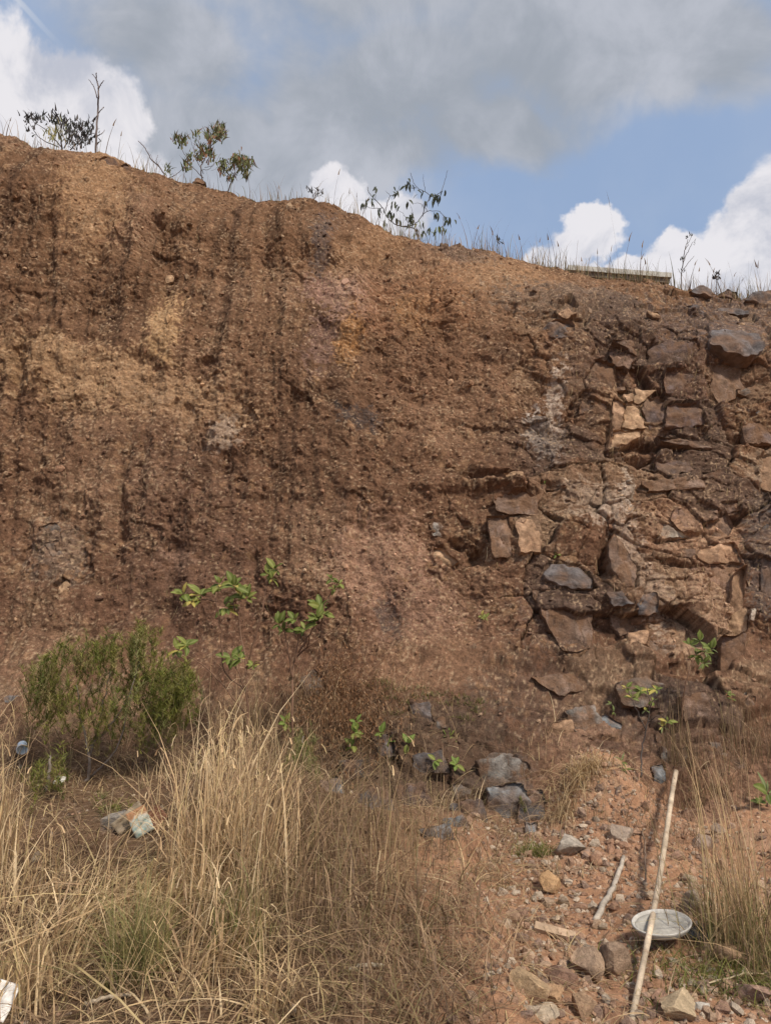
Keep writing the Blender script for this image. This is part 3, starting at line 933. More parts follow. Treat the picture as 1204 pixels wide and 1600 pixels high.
# ------------------------------------------------------------------ build the bedded rocks
IMG_N = np.array([0.0, -0.95, 0.31])
IMG_N /= np.linalg.norm(IMG_N)


def rock_part(poly, col, th, parent, k):
    poly = np.array(poly, float)
    cpx = poly.mean(0)
    c0 = hit(*cpx, tol=7)
    n = IMG_N
    if th >= .16 or max(col) > .34:
        c0 = c0 + n * (.035 if th >= .2 else .012)
    # points of the outline on a plane through the face there
    pts = []
    for a_, b_ in poly:
        d = ray(a_, b_)
        t = np.dot(c0 - EYE, n) / np.dot(d, n)
        pts.append(EYE + d * t)
    pts = np.array(pts)
    cen = pts.mean(0)
    r_ = np.random.default_rng(k)
    # resample outline with slight rounding
    m = 46
    per = np.vstack([pts, pts[:1]])
    sl = np.linalg.norm(np.diff(per, axis=0), axis=1)
    s_ = np.concatenate([[0], np.cumsum(sl)])
    q = np.linspace(0, s_[-1], m, endpoint=False)
    ring = np.stack([np.interp(q, s_, per[:, i]) for i in range(3)], 1)
    ring = ring + r_.normal(0, .035, (m, 1)) * (ring - cen)
    ring = 0.84 * ring + 0.08 * np.roll(ring, 1, 0) + 0.08 * np.roll(ring, -1, 0)
    size = np.linalg.norm(ring - cen, axis=1).mean()
    big_ = th >= .16 or max(col) > .34 or cpx[1] > 1040
    if cpx[1] > 1040:
        c0 = c0 + n * .03
        th = th * 1.15
    th = min(th * (0.62 if big_ else .42), size * 0.7)
    up = np.cross(n, [1, 0, 0]); up /= np.linalg.norm(up)
    if up[2] < 0: up = -up
    sx = np.array([1.0, 0, 0])
    tilt = r_.normal(0, 0.20, 2)
    special = max(col) > .34 or th >= .16 or k > len(ROCKS)
    V, Cc = [], []
    prof = [(1.0, -1.1), (1.02, -0.25), (1.02, 0.22), (0.985, 0.42), (0.93, 0.47), (0.80, 0.49), (0.66, 0.50), (0.50, 0.50), (0.34, 0.51), (0.17, 0.51)]
    fac = r_.normal(0, 1, (3, 2)); foff = r_.uniform(-.15, .4, 3)
    for j, (s1, hh) in enumerate(prof):
        P = cen + (ring - cen) * s1
        e = P - cen
        ex, eu = e @ sx, e @ up
        hgt = hh * th + (tilt[0] * ex + tilt[1] * eu) * (0.3 if j < 2 else 1.0)
        nz = perlin(P[:, 0] * 7 + k, P[:, 2] * 7, P[:, 1] * 7) * 0.25 * th + 0.024 * ridged(P[:, 0] * 5 + k, P[:, 2] * 5, P[:, 1] * 5 + k, 3) * min(1.0, size / .12) - .012 + perlin(P[:, 0] * 19, P[:, 2] * 19 + k, P[:, 1] * 5) * 0.014
        if j >= 3:
            for a_, o_ in zip(fac, foff):          # broken facets
                lim = th * (0.55 + 0.30 * o_) - 0.35 * th * (a_[0] * ex + a_[1] * eu) / size
                hgt = np.minimum(hgt, np.maximum(lim, -0.05 * th))
        P = P + n * (hgt + nz)[:, None]
        if j < 5:
            P = P + perlin(P[:, 0] * 12, P[:, 2] * 12 + 5, P[:, 1] * 12 + k)[:, None] * 0.022 * (e / (np.linalg.norm(e, axis=1)[:, None] + 1e-6))
        V.append(P)
    V.append((cen + n * (0.50 * th * 0.95))[None])
    V = np.concatenate(V)
    L = len(prof)
    # centre follows the last ring
    V[-1] = V[(L - 1) * m:L * m].mean(0)
    Fc = []
    for j in range(L - 1):
        for i in range(m):
            i2 = (i + 1) % m
            Fc.append([j * m + i, j * m + i2, (j + 1) * m + i2, (j + 1) * m + i])
    for i in range(m):
        Fc.append([(L - 1) * m + i, (L - 1) * m + (i + 1) % m, L * m])
    a_ = np.cross(V[1] - V[0], V[m] - V[0])
    if np.dot(a_, (V[0] + V[1] - 2 * cen)) < 0:
        Fc = [f[::-1] for f in Fc]
    base = np.array(col) * r_.uniform(.75, 1.05)
    nn = fbm(V[:, 0] * 6 + k, V[:, 1] * 6, V[:, 2] * 6, 3)
    cc = np.repeat(base[None], len(V), 0)
    cc = lerp3(cc, (.19, .108, .064), (0.7 if max(col) < .34 else .45) * sst(nn, -.0, .3))             # earth stains
    q0 = int(np.clip(np.searchsorted(xs, cen[0]), 5, len(xs) - 6))
    colz = np.abs(PZ[:NV, q0] - cen[2]).argmin()
    around = C[max(0, colz - 25):colz + 25:5, q0 - 20 if q0 > 20 else 0:q0 + 20:5].reshape(-1, 3).mean(0)
    stain = sst(fbm(V[:, 0] * 4 + 3 * k, V[:, 1] * 4, V[:, 2] * 9, 3), -.35 if not special else -.05, .25)
    stain = stain * (.55 if col in (DGREY, BLUE) else 1.0)
    cc = lerp3(cc, around, (.85 if not special else (.30 if max(col) > .34 else .5)) * stain)
    edge_ = np.zeros(len(V)); edge_[:3 * m] = .7; edge_[3 * m:4 * m] = .3
    cc = lerp3(cc, around * .9, edge_)
    cc = lerp3(cc, np.array(col) * 1.5 + .03, .6 * sst(-nn + .5 * fbm(V[:, 0] * 14, V[:, 1] * 14, V[:, 2] * 14 + k, 2), .08, .4))
    cc = cc * (1 + .45 * fbm(V[:, 0] * 25, V[:, 1] * 25, V[:, 2] * 25, 2))[:, None]
    me = mesh_from('rock', V, Fc, M_pale if (max(col) > .34 or col in (DGREY, BLUE)) else M_rock, np.clip(cc, .01, .9), True)
    try:
        me.set_sharp_from_angle(angle=R(32))
    except Exception:
        pass
    return link('rock', me, parent)


for k, (poly, col_, th_) in enumerate(ROCKS):
    rock_part(poly, col_, th_, bank, k + 1)

# ------------------------------------------------------------------ loose stones, gravel
def stone_mesh(seed, sx, sy, sz, col, sub=3, cuts=11):
    r_ = np.random.default_rng(seed)
    import bmesh
    bm = bmesh.new()
    bmesh.ops.create_icosphere(bm, subdivisions=sub, radius=1.0)
    bm.verts.ensure_lookup_table()
    V = np.array([v.co[:] for v in bm.verts])
    Fc = [[v.index for v in f.verts] for f in bm.faces]
    bm.free()
    for _ in range(cuts):
        n = r_.normal(size=3); n /= np.linalg.norm(n)
        d = r_.uniform(.38, .72)
        e = V @ n - d
        V = V - np.clip(e, 0, 9)[:, None] * n * 0.99
    V *= (1 + 0.10 * fbm(V[:, 0] * 2 + seed, V[:, 1] * 2, V[:, 2] * 2, 3) + .05 * perlin(V[:, 0] * 6, V[:, 1] * 6, V[:, 2] * 6 + seed) + .03 * perlin(V[:, 0] * 14, V[:, 1] * 14, V[:, 2] * 14 + seed))[:, None]
    nn = fbm(V[:, 0] * 2.5 + seed, V[:, 1] * 2.5, V[:, 2] * 2.5, 3)
    cc = np.repeat(np.array(col)[None] * .85, len(V), 0) * (1 + .5 * nn[:, None])
    cc = lerp3(cc, (.36, .21, .135), .8 * sst(-V[:, 2] + .9 * nn, -.05, .5))     # soil clinging to its underside
    V = V * np.array([sx, sy, sz])
    me = mesh_from('stone', V, Fc, M_stone, np.clip(cc, .01, .9), True)
    me.set_sharp_from_angle(angle=R(34))
    return me


STONES = [
    (862, 1387, 30, 32, (.50, .31, .16), 'ochre angular stone at the top of the gravel gully beside the brown twig', None),
    (857, 1412, 24, 15, (.42, .30, .21), 'flat beige stone just below the ochre angular stone', None),
    (826, 1547, 46, 42, (.52, .36, .21), 'large buff squarish stone at the foot of the gravel gully', None),
    (858, 1566, 36, 38, (.48, .30, .17), 'tan cracked stone resting against the large buff squarish stone', None),
    (892, 1326, 36, 36, (.44, .38, .31), 'pale grey block of stone below the drooping straw tuft', None),
    (1095, 1320, 24, 26, (.45, .34, .27), 'pale pinkish stone to the right of the long bare pole', None),
    (1060, 1582, 48, 40, (.50, .38, .24), 'cream rounded stone near the lower end of the long pole', None),
    (1094, 1572, 20, 14, (.55, .50, .43), 'small off-white stone beside the cream rounded stone', None),
    (1153, 1494, 42, 26, (.46, .30, .18), 'reddish tan stone lying in the green grass patch', None),
    (1184, 1558, 52, 28, (.42, .27, .20), 'pinkish brown rounded stone at the right bottom corner', None),
    (1105, 1466, 44, 18, (.10, .10, .10), 'dark grey flat slab right of the white oval dish', None),
    (919, 1512, 40, 48, (.40, .28, .19), 'tall pale stone standing below the white dish, left of a similar one', None),
    (964, 1512, 42, 44, (.36, .25, .17), 'broad pale stone below the white dish, nearest to the pole', None),
    (910, 1578, 30, 38, (.45, .30, .19), 'upright tan stone between the cracked tan stone and the pole', None),
    (880, 1536, 44, 26, (.33, .20, .14), 'reddish brown wedge of stone above the upright tan stone', None),
    (852, 1594, 34, 24, (.46, .37, .27), 'whitish broken stone under the tan cracked stone', None),
    (1092, 1424, 34, 36, (.44, .34, .26), 'pale stone beside the tall grass clump, above the dark slab', None),
    (175, 1288, 44, 36, (.36, .32, .27), 'pale grey stone in the dry grass left of the torn carton', None),
    (970, 1306, 40, 26, (.40, .31, .24), 'pale stone half sunk in the orange soil left of the pole top', None),
    (1120, 1298, 22, 18, (.40, .30, .23), 'small pinkish stone behind the pale pinkish stone', None),
    (930, 1350, 22, 18, (.38, .22, .14), 'brown clod of soil beside the grey stick', None),
    (505, 1418, 44, 30, (.25, .16, .11), 'dark brown clod half hidden in the dry grass', None)]
SMALL = [(800, 1436, 22, 16), (814, 1428, 16, 18), (791, 1446, 16, 15), (810, 1466, 22, 13), (804, 1449, 20, 7), (836, 1510, 14, 22), (884, 1412, 16, 16), (846, 1440, 18, 12),
         (776, 1442, 14, 12), (822, 1450, 12, 12), (866, 1440, 22, 12), (842, 1478, 16, 10), (862, 1494, 14, 12), (1130, 1580, 20, 14), (1000, 1590, 18, 12), (940, 1588, 22, 16),
         (900, 1360, 14, 12), (1060, 1340, 18, 14), (1075, 1375, 16, 14), (820, 1590, 16, 12), (960, 1390, 18, 14), (905, 1420, 20, 16), (1020, 1400, 16, 12), (1046, 1440, 16, 14),
         (990, 1550, 16, 12), (1030, 1560, 18, 14), (945, 1450, 14, 12), (900, 1470, 20, 13), (1135, 1540, 16, 12)]


def put_stone(px, py, wpx, hpx, col, label, group, k):
    p = hit(px, py + hpx * 0.25, tol=5)
    d = np.linalg.norm(p - EYE)
    sx, sz = wpx / F * d * 0.66, hpx / F * d * 0.66
    sy = sx * 0.85
    me = stone_mesh(500 + k, sx, sy, sz, col, 4 if wpx > 25 else 3)
    o = link('stone', me)
    o.location = Vector(p) + Vector((0, sy * 0.2, sz * 0.35))
    o.rotation_euler = (rng.normal(0, .1), rng.normal(0, .12), rng.normal(0, .25))
    tag(o, label, 'stone', group)


for k, (a_, b_, w_, h_, c_, lab, grp) in enumerate(STONES):
    put_stone(a_, b_, w_, h_, c_, lab, grp, k)
MARKS = [(862, 1387, 'the ochre angular stone'), (826, 1547, 'the large buff stone'), (858, 1566, 'the tan cracked stone'), (892, 1326, 'the pale grey block'), (1060, 1582, 'the cream rounded stone'),
         (1095, 1320, 'the pale pinkish stone'), (1153, 1494, 'the stone in the green grass'), (919, 1512, 'the tall pale stone'), (964, 1512, 'the broad pale stone'), (910, 1578, 'the upright tan stone'),
         (866, 1464, 'the broken plank'), (1010, 1470, 'the white oval dish'), (950, 1392, 'the grey stick'), (1030, 1340, 'the upper part of the long pole'), (800, 1445, 'the gully edge of bare soil')]
USED = set()
TINT = ['tan', 'brown', 'pale', 'dark brown']
for k, (a_, b_, w_, h_) in enumerate(SMALL):
    c_ = [(.40, .26, .17), (.36, .22, .15), (.45, .34, .24), (.30, .20, .15)][k % 4]
    mk = sorted(MARKS, key=lambda q: math.hypot(q[0] - a_, q[1] - b_))
    shape = 'flat' if w_ > 1.5 * h_ else ('upright' if h_ > 1.2 * w_ else ('chunky' if w_ >= 18 else 'angular'))
    for q in mk:
        dx, dy = a_ - q[0], b_ - q[1]
        side_ = ('right of' if dx > 0 else 'left of') if abs(dx) > abs(dy) else ('in front of' if dy > 0 else 'behind')
        lab = 'small %s %s stone %s %s' % (shape, TINT[k % 4], side_, q[2])
        if lab not in USED:
            break
    USED.add(lab)
    put_stone(a_, b_, w_, h_, c_, lab, 'small stones in the gravel', 100 + k)

# icosahedron crumbs merged into one gravel sheet
t_ = (1 + 5 ** .5) / 2
ICO = np.array([(-1, t_, 0), (1, t_, 0), (-1, -t_, 0), (1, -t_, 0), (0, -1, t_), (0, 1, t_), (0, -1, -t_), (0, 1, -t_), (t_, 0, -1), (t_, 0, 1), (-t_, 0, -1), (-t_, 0, 1)]) / 1.9
ICF = np.array([(0, 11, 5), (0, 5, 1), (0, 1, 7), (0, 7, 10), (0, 10, 11), (1, 5, 9), (5, 11, 4), (11, 10, 2), (10, 7, 6), (7, 1, 8),
                (3, 9, 4), (3, 4, 2), (3, 2, 6), (3, 6, 8), (3, 8, 9), (4, 9, 5), (2, 4, 11), (6, 2, 10), (8, 6, 7), (9, 8, 1)])


def crumbs(P, size, cols, name, mat, label):
    N = len(P)
    V = np.broadcast_to(ICO[None], (N, 12, 3)) * (1 + rng.normal(0, .22, (N, 12, 1)))
    V = V * (size[:, None, None] * rng.uniform(.55, 1.25, (N, 1, 3)))
    th = rng.uniform(0, 6.28, N)
    c_, s_ = np.cos(th)[:, None], np.sin(th)[:, None]
    V = np.stack([V[..., 0] * c_ - V[..., 1] * s_, V[..., 0] * s_ + V[..., 1] * c_, V[..., 2]], -1) + P[:, None, :]
    Q_ = (ICF[None] + 12 * np.arange(N)[:, None, None]).reshape(-1, 3)
    me = mesh_from(name, V.reshape(-1, 3), Q_, mat, np.repeat(cols, 12, 0), False)
    o = link(name, me)
    tag(o, label, None, None, 'stuff')
    return o


N = 9500
gx_ = rng.normal(1.25, .75, N); gy_ = rng.uniform(2.7, 6.2, N)
keep = gx_ > 0.42 + 0.10 * (gy_ - 3.4) + rng.normal(0, .12, N)
gx_, gy_ = gx_[keep], gy_[keep]
sz_ = np.minimum(rng.lognormal(math.log(.0085), .60, len(gx_)), .035)
pal = np.array([(.40, .25, .165), (.45, .31, .21), (.34, .20, .13), (.50, .40, .30), (.28, .19, .14)])
gp = np.stack([gx_, gy_, ground_z(gx_, gy_) + sz_ * .25], 1)
crumbs(gp, sz_, pal[rng.integers(0, 5, len(gp))] * rng.uniform(.8, 1.15, (len(gp), 1)), 'gravel', M_stone, 'loose gravel and crumbs of orange soil in the gully')
N = 2600
gx_ = rng.uniform(-3.6, 3.6, N); gy_ = rng.uniform(2.7, 6.4, N)
sz_ = np.minimum(rng.lognormal(math.log(.007), .5, N), .03)
gp = np.stack([gx_, gy_, ground_z(gx_, gy_) + sz_ * .25], 1)
crumbs(gp, sz_, pal[rng.integers(0, 5, N)] * rng.uniform(.6, 1.1, (N, 1)), 'gravel', M_stone, 'scattered soil crumbs lying over the ground below the bank')
# crumbs caught on the face
N = 9000
ri = rng.integers(60, NV - 4, N); ci = rng.integers(60, len(xs) - 60, N)
P_ = BANK[ri, ci]
sz_ = np.minimum(rng.lognormal(math.log(.0085), .55, N), .045)
cc_ = C[ri, ci] * rng.uniform(.6, 1.35, (N, 1))
crumbs(P_ + np.array([0, -1, .2]) * sz_[:, None] * .2, sz_, np.clip(cc_, 0, .65), 'rubble', M_stone, 'crumbs and small stones stuck in the face of the bank')

# ------------------------------------------------------------------ grasses
STRAW = np.array([(.62, .45, .25), (.70, .54, .33), (.55, .38, .21), (.46, .32, .18), (.36, .24, .14), (.58, .45, .23)])
BROWN_G = np.array([(.24, .155, .095), (.31, .205, .12), (.17, .11, .07), (.36, .25, .145), (.24, .19, .09)])
OLIVE = np.array([(.20, .20, .075), (.26, .23, .09), (.34, .28, .12), (.16, .17, .06)])
GREEN = np.array([(.12, .14, .026), (.16, .17, .034), (.09, .11, .022), (.20, .20, .045)])


def grass_patch(bases, h, spread, palette, width=(.004, .008), droop=(.1, .5), segs=4, leanbias=None):
    N = len(bases)
    head = rng.uniform(0, 6.283, N)
    if leanbias is not None:
        head = leanbias + rng.normal(0, .9, N)
    hh = h * rng.uniform(.40, 1.12, N)
    bent = rng.uniform(0, 1, N) < .28
    ln__ = np.abs(rng.normal(spread, spread * .6, N)) * np.where(bent, 2.2, 1.0)
    hh = np.where(bent, hh * .75, hh)
    head = np.where(bent, rng.uniform(0, 6.283, N), head)
    return ribbons(bases, head, hh, ln__, rng.uniform(*width, N) * np.where(rng.uniform(0, 1, N) < .08, 1.6, 1.0),
                   palette[rng.integers(0, len(palette), N)] * rng.uniform(.75, 1.15, (N, 1)), segs, rng.uniform(*droop, N) * np.where(bent, 1.5, 1.0))


def on_ground(cx, cy, r, N, ry=None):
    x = cx + rng.normal(0, r, N); y = cy + rng.normal(0, ry or r, N)
    return np.stack([x, y, ground_z(x, y) - .01], 1)


def top_z(x, y):
    """ground or bank foot, whichever is higher"""
    z = ground_z(x, y)
    j = np.clip(np.searchsorted(xs, x), 1, len(xs) - 1)
    zz = []
    for xi, yi in zip(j, y):
        col = PY[:260, xi]
        k = int(np.argmax(col > yi)) if (col > yi).any() else 0
        zz.append(PZ[k, xi] if col[0] < yi else -9)
    return np.maximum(z, np.array(zz))


def on_slope(cx, cy, rx, ry, N):
    x = cx + rng.normal(0, rx, N); y = cy + rng.normal(0, ry, N)
    return np.stack([x, y, top_z(x, y) - .01], 1)


G = []
# tall straw clumps: (photo base px, py, blades, spread of the base, height, lean, palette, lean direction)
CL = [(330, 1390, 300, .13, 1.10, .30, STRAW, 1.2), (395, 1400, 260, .12, 1.12, .28, STRAW, 1.0), (290, 1420, 130, .10, .60, .5, STRAW, .2), (430, 1450, 200, .18, .85, .35, BROWN_G, None),
      (20, 1430, 170, .12, .50, .40, STRAW, None), (-10, 1370, 130, .06, .95, .15, STRAW, .4), (100, 1480, 170, .14, .35, .5, STRAW, .2), (-70, 1330, 140, .14, 1.1, .25, STRAW, .2),
      (20, 1570, 150, .08, .55, .35, STRAW, None), (150, 1440, 150, .16, .40, .9, STRAW, .3), (430, 1585, 130, .08, .40, .6, STRAW, None), (330, 1510, 190, .12, .55, .5, STRAW, .4),
      (575, 1590, 80, .12, .40, .6, BROWN_G, None), (640, 1480, 200, .22, .32, .7, BROWN_G, None), (560, 1440, 200, .25, .45, .6, BROWN_G, None), (605, 1400, 26, .07, .95, .10, STRAW, None),
      (500, 1390, 200, .22, .60, .5, BROWN_G, None), (470, 1340, 180, .2, .70, .4, BROWN_G, None), (700, 1440, 130, .14, .25, .8, BROWN_G, None), (690, 1510, 110, .12, .25, .8, BROWN_G, None),
      (680, 1590, 120, .12, .28, .9, BROWN_G, None), (120, 1340, 130, .25, .22, 1.4, BROWN_G, .4), (350, 1280, 200, .16, .75, .4, STRAW, 1.0), (430, 1270, 170, .2, .7, .4, BROWN_G, None),
      (240, 1590, 120, .2, .2, 1.0, STRAW, None), (120, 1580, 120, .2, .2, 1.0, BROWN_G, None), (520, 1510, 160, .2, .3, 1.0, BROWN_G, None), (760, 1380, 90, .1, .2, 1.0, BROWN_G, None),
      
      # lodged straw, pushed over towards the right
      (150, 1430, 190, .16, .34, 2.2, STRAW, .25), (210, 1410, 200, .16, .36, 2.0, STRAW, .35), (90, 1410, 120, .16, .30, 2.0, BROWN_G, .2), (240, 1450, 130, .14, .28, 2.0, STRAW, .5), (600, 1540, 140, .2, .12, 3.0, BROWN_G, None),
      (520, 1470, 140, .2, .18, 2.4, BROWN_G, 2.6), (300, 1560, 120, .2, .12, 3.0, STRAW, None)]
for (a_, b_, n_, r_, h_, l_, pal_, lb) in CL:
    p = ground_hit(a_, b_)
    G.append(grass_patch(on_ground(p[0], p[1], r_, n_), h_, l_, pal_, (.004, .0095) if pal_ is STRAW else (.0035, .007), (.1, .75), leanbias=lb))
    if pal_ is STRAW and h_ > .4:            # curled flag leaves on the stems
        m_ = n_ // 3
        fb = on_ground(p[0], p[1], r_ * 1.2, m_)
        fb[:, 2] += h_ * rng.uniform(.15, .8, m_)
        G.append(ribbons(fb, rng.uniform(0, 6.283, m_), rng.uniform(.05, .16, m_), rng.uniform(.6, 1.6, m_), rng.uniform(.004, .0085, m_), STRAW[rng.integers(0, 6, m_)] * rng.uniform(.8, 1.2, (m_, 1)), 4, rng.uniform(.6, 1.5, m_)))
# general cover on the left, thinner towards the gully
N = 4200
x_ = rng.uniform(-3.9, 0.75, N); y_ = rng.uniform(2.8, 6.5, N)
kp = (rng.uniform(0, 1, N) < .25 + .75 * sst(fbm(x_ * 1.4, y_ * 1.4, 44.0, 3), -.25, .35)) & (x_ < 0.45 + .1 * (y_ - 3.4) + rng.normal(0, .1, N))
x_, y_ = x_[kp], y_[kp]
b_ = np.stack([x_, y_, top_z(x_, y_) - .01], 1)
hs = np.clip(.14 + .09 * (y_ - 2.8), .14, .40) * (1 - .5 * sst(x_, -2.6, -2.2) * sst(-x_, 1.2, 1.6) * sst(y_, 4.6, 5.0))
m1 = rng.uniform(0, 1, len(b_)) < .5
G.append(grass_patch(b_[m1], hs[m1], .6, BROWN_G, (.003, .0065), (.1, .6)))
G.append(grass_patch(b_[~m1], hs[~m1] * .9, .7, STRAW, (.003, .007), (.1, .6)))
# straw lying on the soil
N = 7500
x_ = np.concatenate([rng.uniform(-3.8, .9, int(N * .85)), rng.uniform(.5, 3.3, N - int(N * .85))]); y_ = rng.uniform(2.8, 6.4, N)
b_ = np.stack([x_, y_, top_z(x_, y_) + .012], 1)
G.append(grass_patch(b_, .10, 3.2, np.concatenate([STRAW, BROWN_G]) * .85, (.002, .006), (.5, .95), 4))
# fallen long stems
for (a1, b1_, a2, b2_) in [(20, 1595, 90, 1550), (90, 1550, 160, 1500), (700, 1480, 760, 1390), (880, 1500, 840, 1600), (560, 1500, 750, 1380), (1100, 1545, 1200, 1525), (1130, 1560, 1190, 1595), (0, 1100, 60, 1060), (0, 1140, 60, 1060)]:
    pass
# fringe of brown stalks by the rocky foot of the bank
for (a_, b_, n_, r_, h_, l_, pal_) in [(600, 1330, 160, .16, .7, .15, BROWN_G), (560, 1290, 160, .3, .45, .5, BROWN_G), (690, 1310, 200, .3, .35, .7, BROWN_G), (520, 1210, 200, .3, .45, .6, BROWN_G),
                                       (440, 1180, 200, .25, .5, .4, BROWN_G), (390, 1180, 220, .22, .8, .3, STRAW), (300, 1200, 200, .3, .45, .6, BROWN_G), (210, 1180, 160, .3, .35, .8, BROWN_G),
                                       (100, 1190, 130, .3, .2, 1.0, BROWN_G), (20, 1190, 60, .1, .45, .5, STRAW), (1062, 1195, 130, .07, .75, .12, BROWN_G), (1110, 1240, 200, .2, .45, .4, BROWN_G),
                                       (1180, 1230, 240, .16, .6, .3, BROWN_G), (860, 1180, 60, .2, .3, .4, STRAW), (990, 1290, 120, .2, .3, .5, BROWN_G), (1040, 1260, 120, .25, .3, .6, BROWN_G),
                                       (760, 1290, 120, .2, .3, .6, BROWN_G), (660, 1240, 140, .3, .3, .6, BROWN_G), (1100, 1330, 160, .2, .3, .6, BROWN_G), (860, 1370, 90, .14, .18, .8, BROWN_G)]:
    p = hit(a_, b_)
    G.append(grass_patch(on_slope(p[0], p[1], r_, .12, n_), h_, l_, pal_, (.002, .005)))
V, Q_, C_ = join_arrays(G)
tag(link('dry_grass', mesh_from('dry_grass', V, Q_, M_grass, C_)), 'tall dry straw grass covering the ground below the bank', None, None, 'stuff')

# hanging dead fibres on the rocky part of the face
N = 2600
ci = np.searchsorted(xs, np.concatenate([rng.normal(3.2, .9, int(N * .6)), rng.uniform(-4.3, 4.3, N - int(N * .6))]))
ri = rng.integers(110, NV - 30, N)
ci = np.clip(ci, 45, len(xs) - 46)
P_ = BANK[ri, ci] + np.array([0, -.015, 0])
hd = rng.uniform(math.pi, 2 * math.pi, N)
hgt = rng.uniform(-.20, .10, N)
V, Q_, C_ = ribbons(P_, hd, hgt, rng.normal(.35, .3, N), rng.uniform(.0025, .006, N), np.concatenate([BROWN_G, STRAW])[rng.integers(0, 11, N)] * rng.uniform(.6, 1.0, (N, 1)), 3, .1)
tag(link('dead_roots', mesh_from('dead_roots', V, Q_, M_grass, C_)), 'thin dry roots and dead stalks hanging on the face', None, None, 'stuff')


# grass along the top of the bank
def crest_points(px_list, jitter_rows=(-8, 14)):
    out = []
    for a_ in px_list:
        x = at(a_, np.interp(a_, [c_[0] for c_ in CREST], [c_[1] for c_ in CREST]), YC)[0]
        j = int(np.clip(np.searchsorted(xs, x), 40, len(xs) - 41))
        i = int(NV + rng.integers(*jitter_rows))
        out.append(BANK[min(i, NV + 30), j])
    return np.array(out)


G = []
pxs = np.concatenate([rng.uniform(750, 1210, 800), rng.normal(1020, 30, 60), rng.normal(970, 25, 50), rng.normal(1145, 22, 60), rng.normal(860, 40, 60), rng.normal(640, 40, 130), rng.uniform(380, 760, 70), rng.normal(510, 25, 30),
                      rng.normal(70, 30, 60), rng.normal(225, 10, 35), rng.uniform(0, 420, 130), rng.uniform(380, 780, 160)])
b_ = crest_points(pxs)
G.append(grass_patch(b_, rng.uniform(.12, .52, len(b_)), .25, np.concatenate([BROWN_G, STRAW[3:], OLIVE[:2]]) * .8, (.0035, .008), (0, .4)))
# flowering stalks with seed heads
st = [(1010, 60), (985, 90), (968, 150), (955, 60), (1000, 80), (1030, 60), (880, 50), (860, 60), (900, 60), (840, 50), (800, 55), (815, 45), (780, 60), (770, 40), (540, 60), (555, 50), (520, 70), (530, 45), (565, 35),
      (690, 60), (730, 70), (740, 40), (430, 35), (1075, 60), (1090, 45), (1130, 70), (1150, 65), (1165, 60), (1190, 60), (1200, 80), (1110, 50), (1140, 40), (920, 45), (935, 55), (160, 60), (185, 55), (8, 30)]
bb = crest_points([a_ for a_, _ in st])
hh = np.array([h_ for _, h_ in st]) / 118.0
hd = rng.uniform(-.6, .8, len(st)) + (rng.uniform(0, 1, len(st)) < .3) * 3.14
ln_ = np.abs(rng.normal(.18, .14, len(st)))
G.append(ribbons(bb, hd, hh, ln_, np.full(len(st), .010), np.repeat(BROWN_G[2:3] * .8, len(st), 0), 6, .06))
d_ = np.stack([np.cos(hd), np.sin(hd), 0 * hd], 1)
tip = bb + np.stack([0 * hh, 0 * hh, hh * .94], 1) + d_ * (hh * ln_)[:, None]
back = bb + np.stack([0 * hh, 0 * hh, hh * .76], 1) + d_ * (hh * ln_ * .66)[:, None]
for w_ in (.018, .014):
    G.append(ribbons(back, hd, (tip - back)[:, 2], np.hypot((tip - back)[:, 0], (tip - back)[:, 1]) / (tip - back)[:, 2], np.full(len(st), w_), np.repeat(BROWN_G[1:2], len(st), 0), 4, .0))
V, Q_, C_ = join_arrays(G)
tag(link('dry_grass', mesh_from('dry_grass', V, Q_, M_grass, C_)), 'wispy dry grass with seed heads along the top edge of the bank', None, None, 'stuff')


# tufts that stand by themselves
def tuft(name, base_fn, specs, label, cat='grass tuft'):
    g = [grass_patch(base_fn(n, r), h, l, pal, wd, dr, 5, lb) for (n, r, h, l, pal, wd, dr, lb) in specs]
    V, Q_, C_ = join_arrays(g)
    o = link(name, mesh_from(name, V, Q_, M_grass, C_))
    return tag(o, label, cat, None, 'stuff' if cat is None else None)


p1 = hit(910, 1262)
tuft('grass_tuft', lambda n, r: on_slope(p1[0], p1[1], r, r * .6, n), [(330, .10, .34, .9, STRAW, (.003, .006), (.5, 1.5), -1.7), (160, .07, .30, .4, STRAW, (.003, .006), (.2, .7), None)],
     'drooping straw coloured grass tuft on the orange soil mound above a pale grey block')
p1b = hit(880, 1298)
tuft('grass_tuft', lambda n, r: on_slope(p1b[0], p1b[1], r, r * .6, n), [(260, .07, .22, 1.0, STRAW * .8, (.002, .005), (.7, 1.6), -2.0)],
     'brownish drooping grass tuft hanging at the left side of the orange soil mound')
p2 = hit(835, 1338)
tuft('grass_tuft', lambda n, r: on_slope(p2[0], p2[1], r, r * .7, n), [(260, .055, .16, .8, GREEN, (.003, .006), (.1, .5), None)],
     'small bright green grass tuft on bare soil at the top of the gully')
p3 = ground_hit(212, 1530)
tuft('grass_tuft', lambda n, r: on_ground(p3[0], p3[1], r, n), [(420, .06, .46, .45, OLIVE, (.0025, .005), (.0, .4), None), (120, .08, .4, .6, STRAW, (.003, .006), (.0, .5), None)],
     'olive green fine bladed grass tuft fanning out among straw')
p3b = ground_hit(375, 1500)
tuft('grass_tuft', lambda n, r: on_ground(p3b[0], p3b[1], r, n), [(130, .06, .55, .25, np.concatenate([OLIVE, STRAW[:2]]), (.004, .009), (.0, .4), None)],
     'yellow green broad bladed grass tuft rising among tall straw')
p4 = ground_hit(1165, 1490)
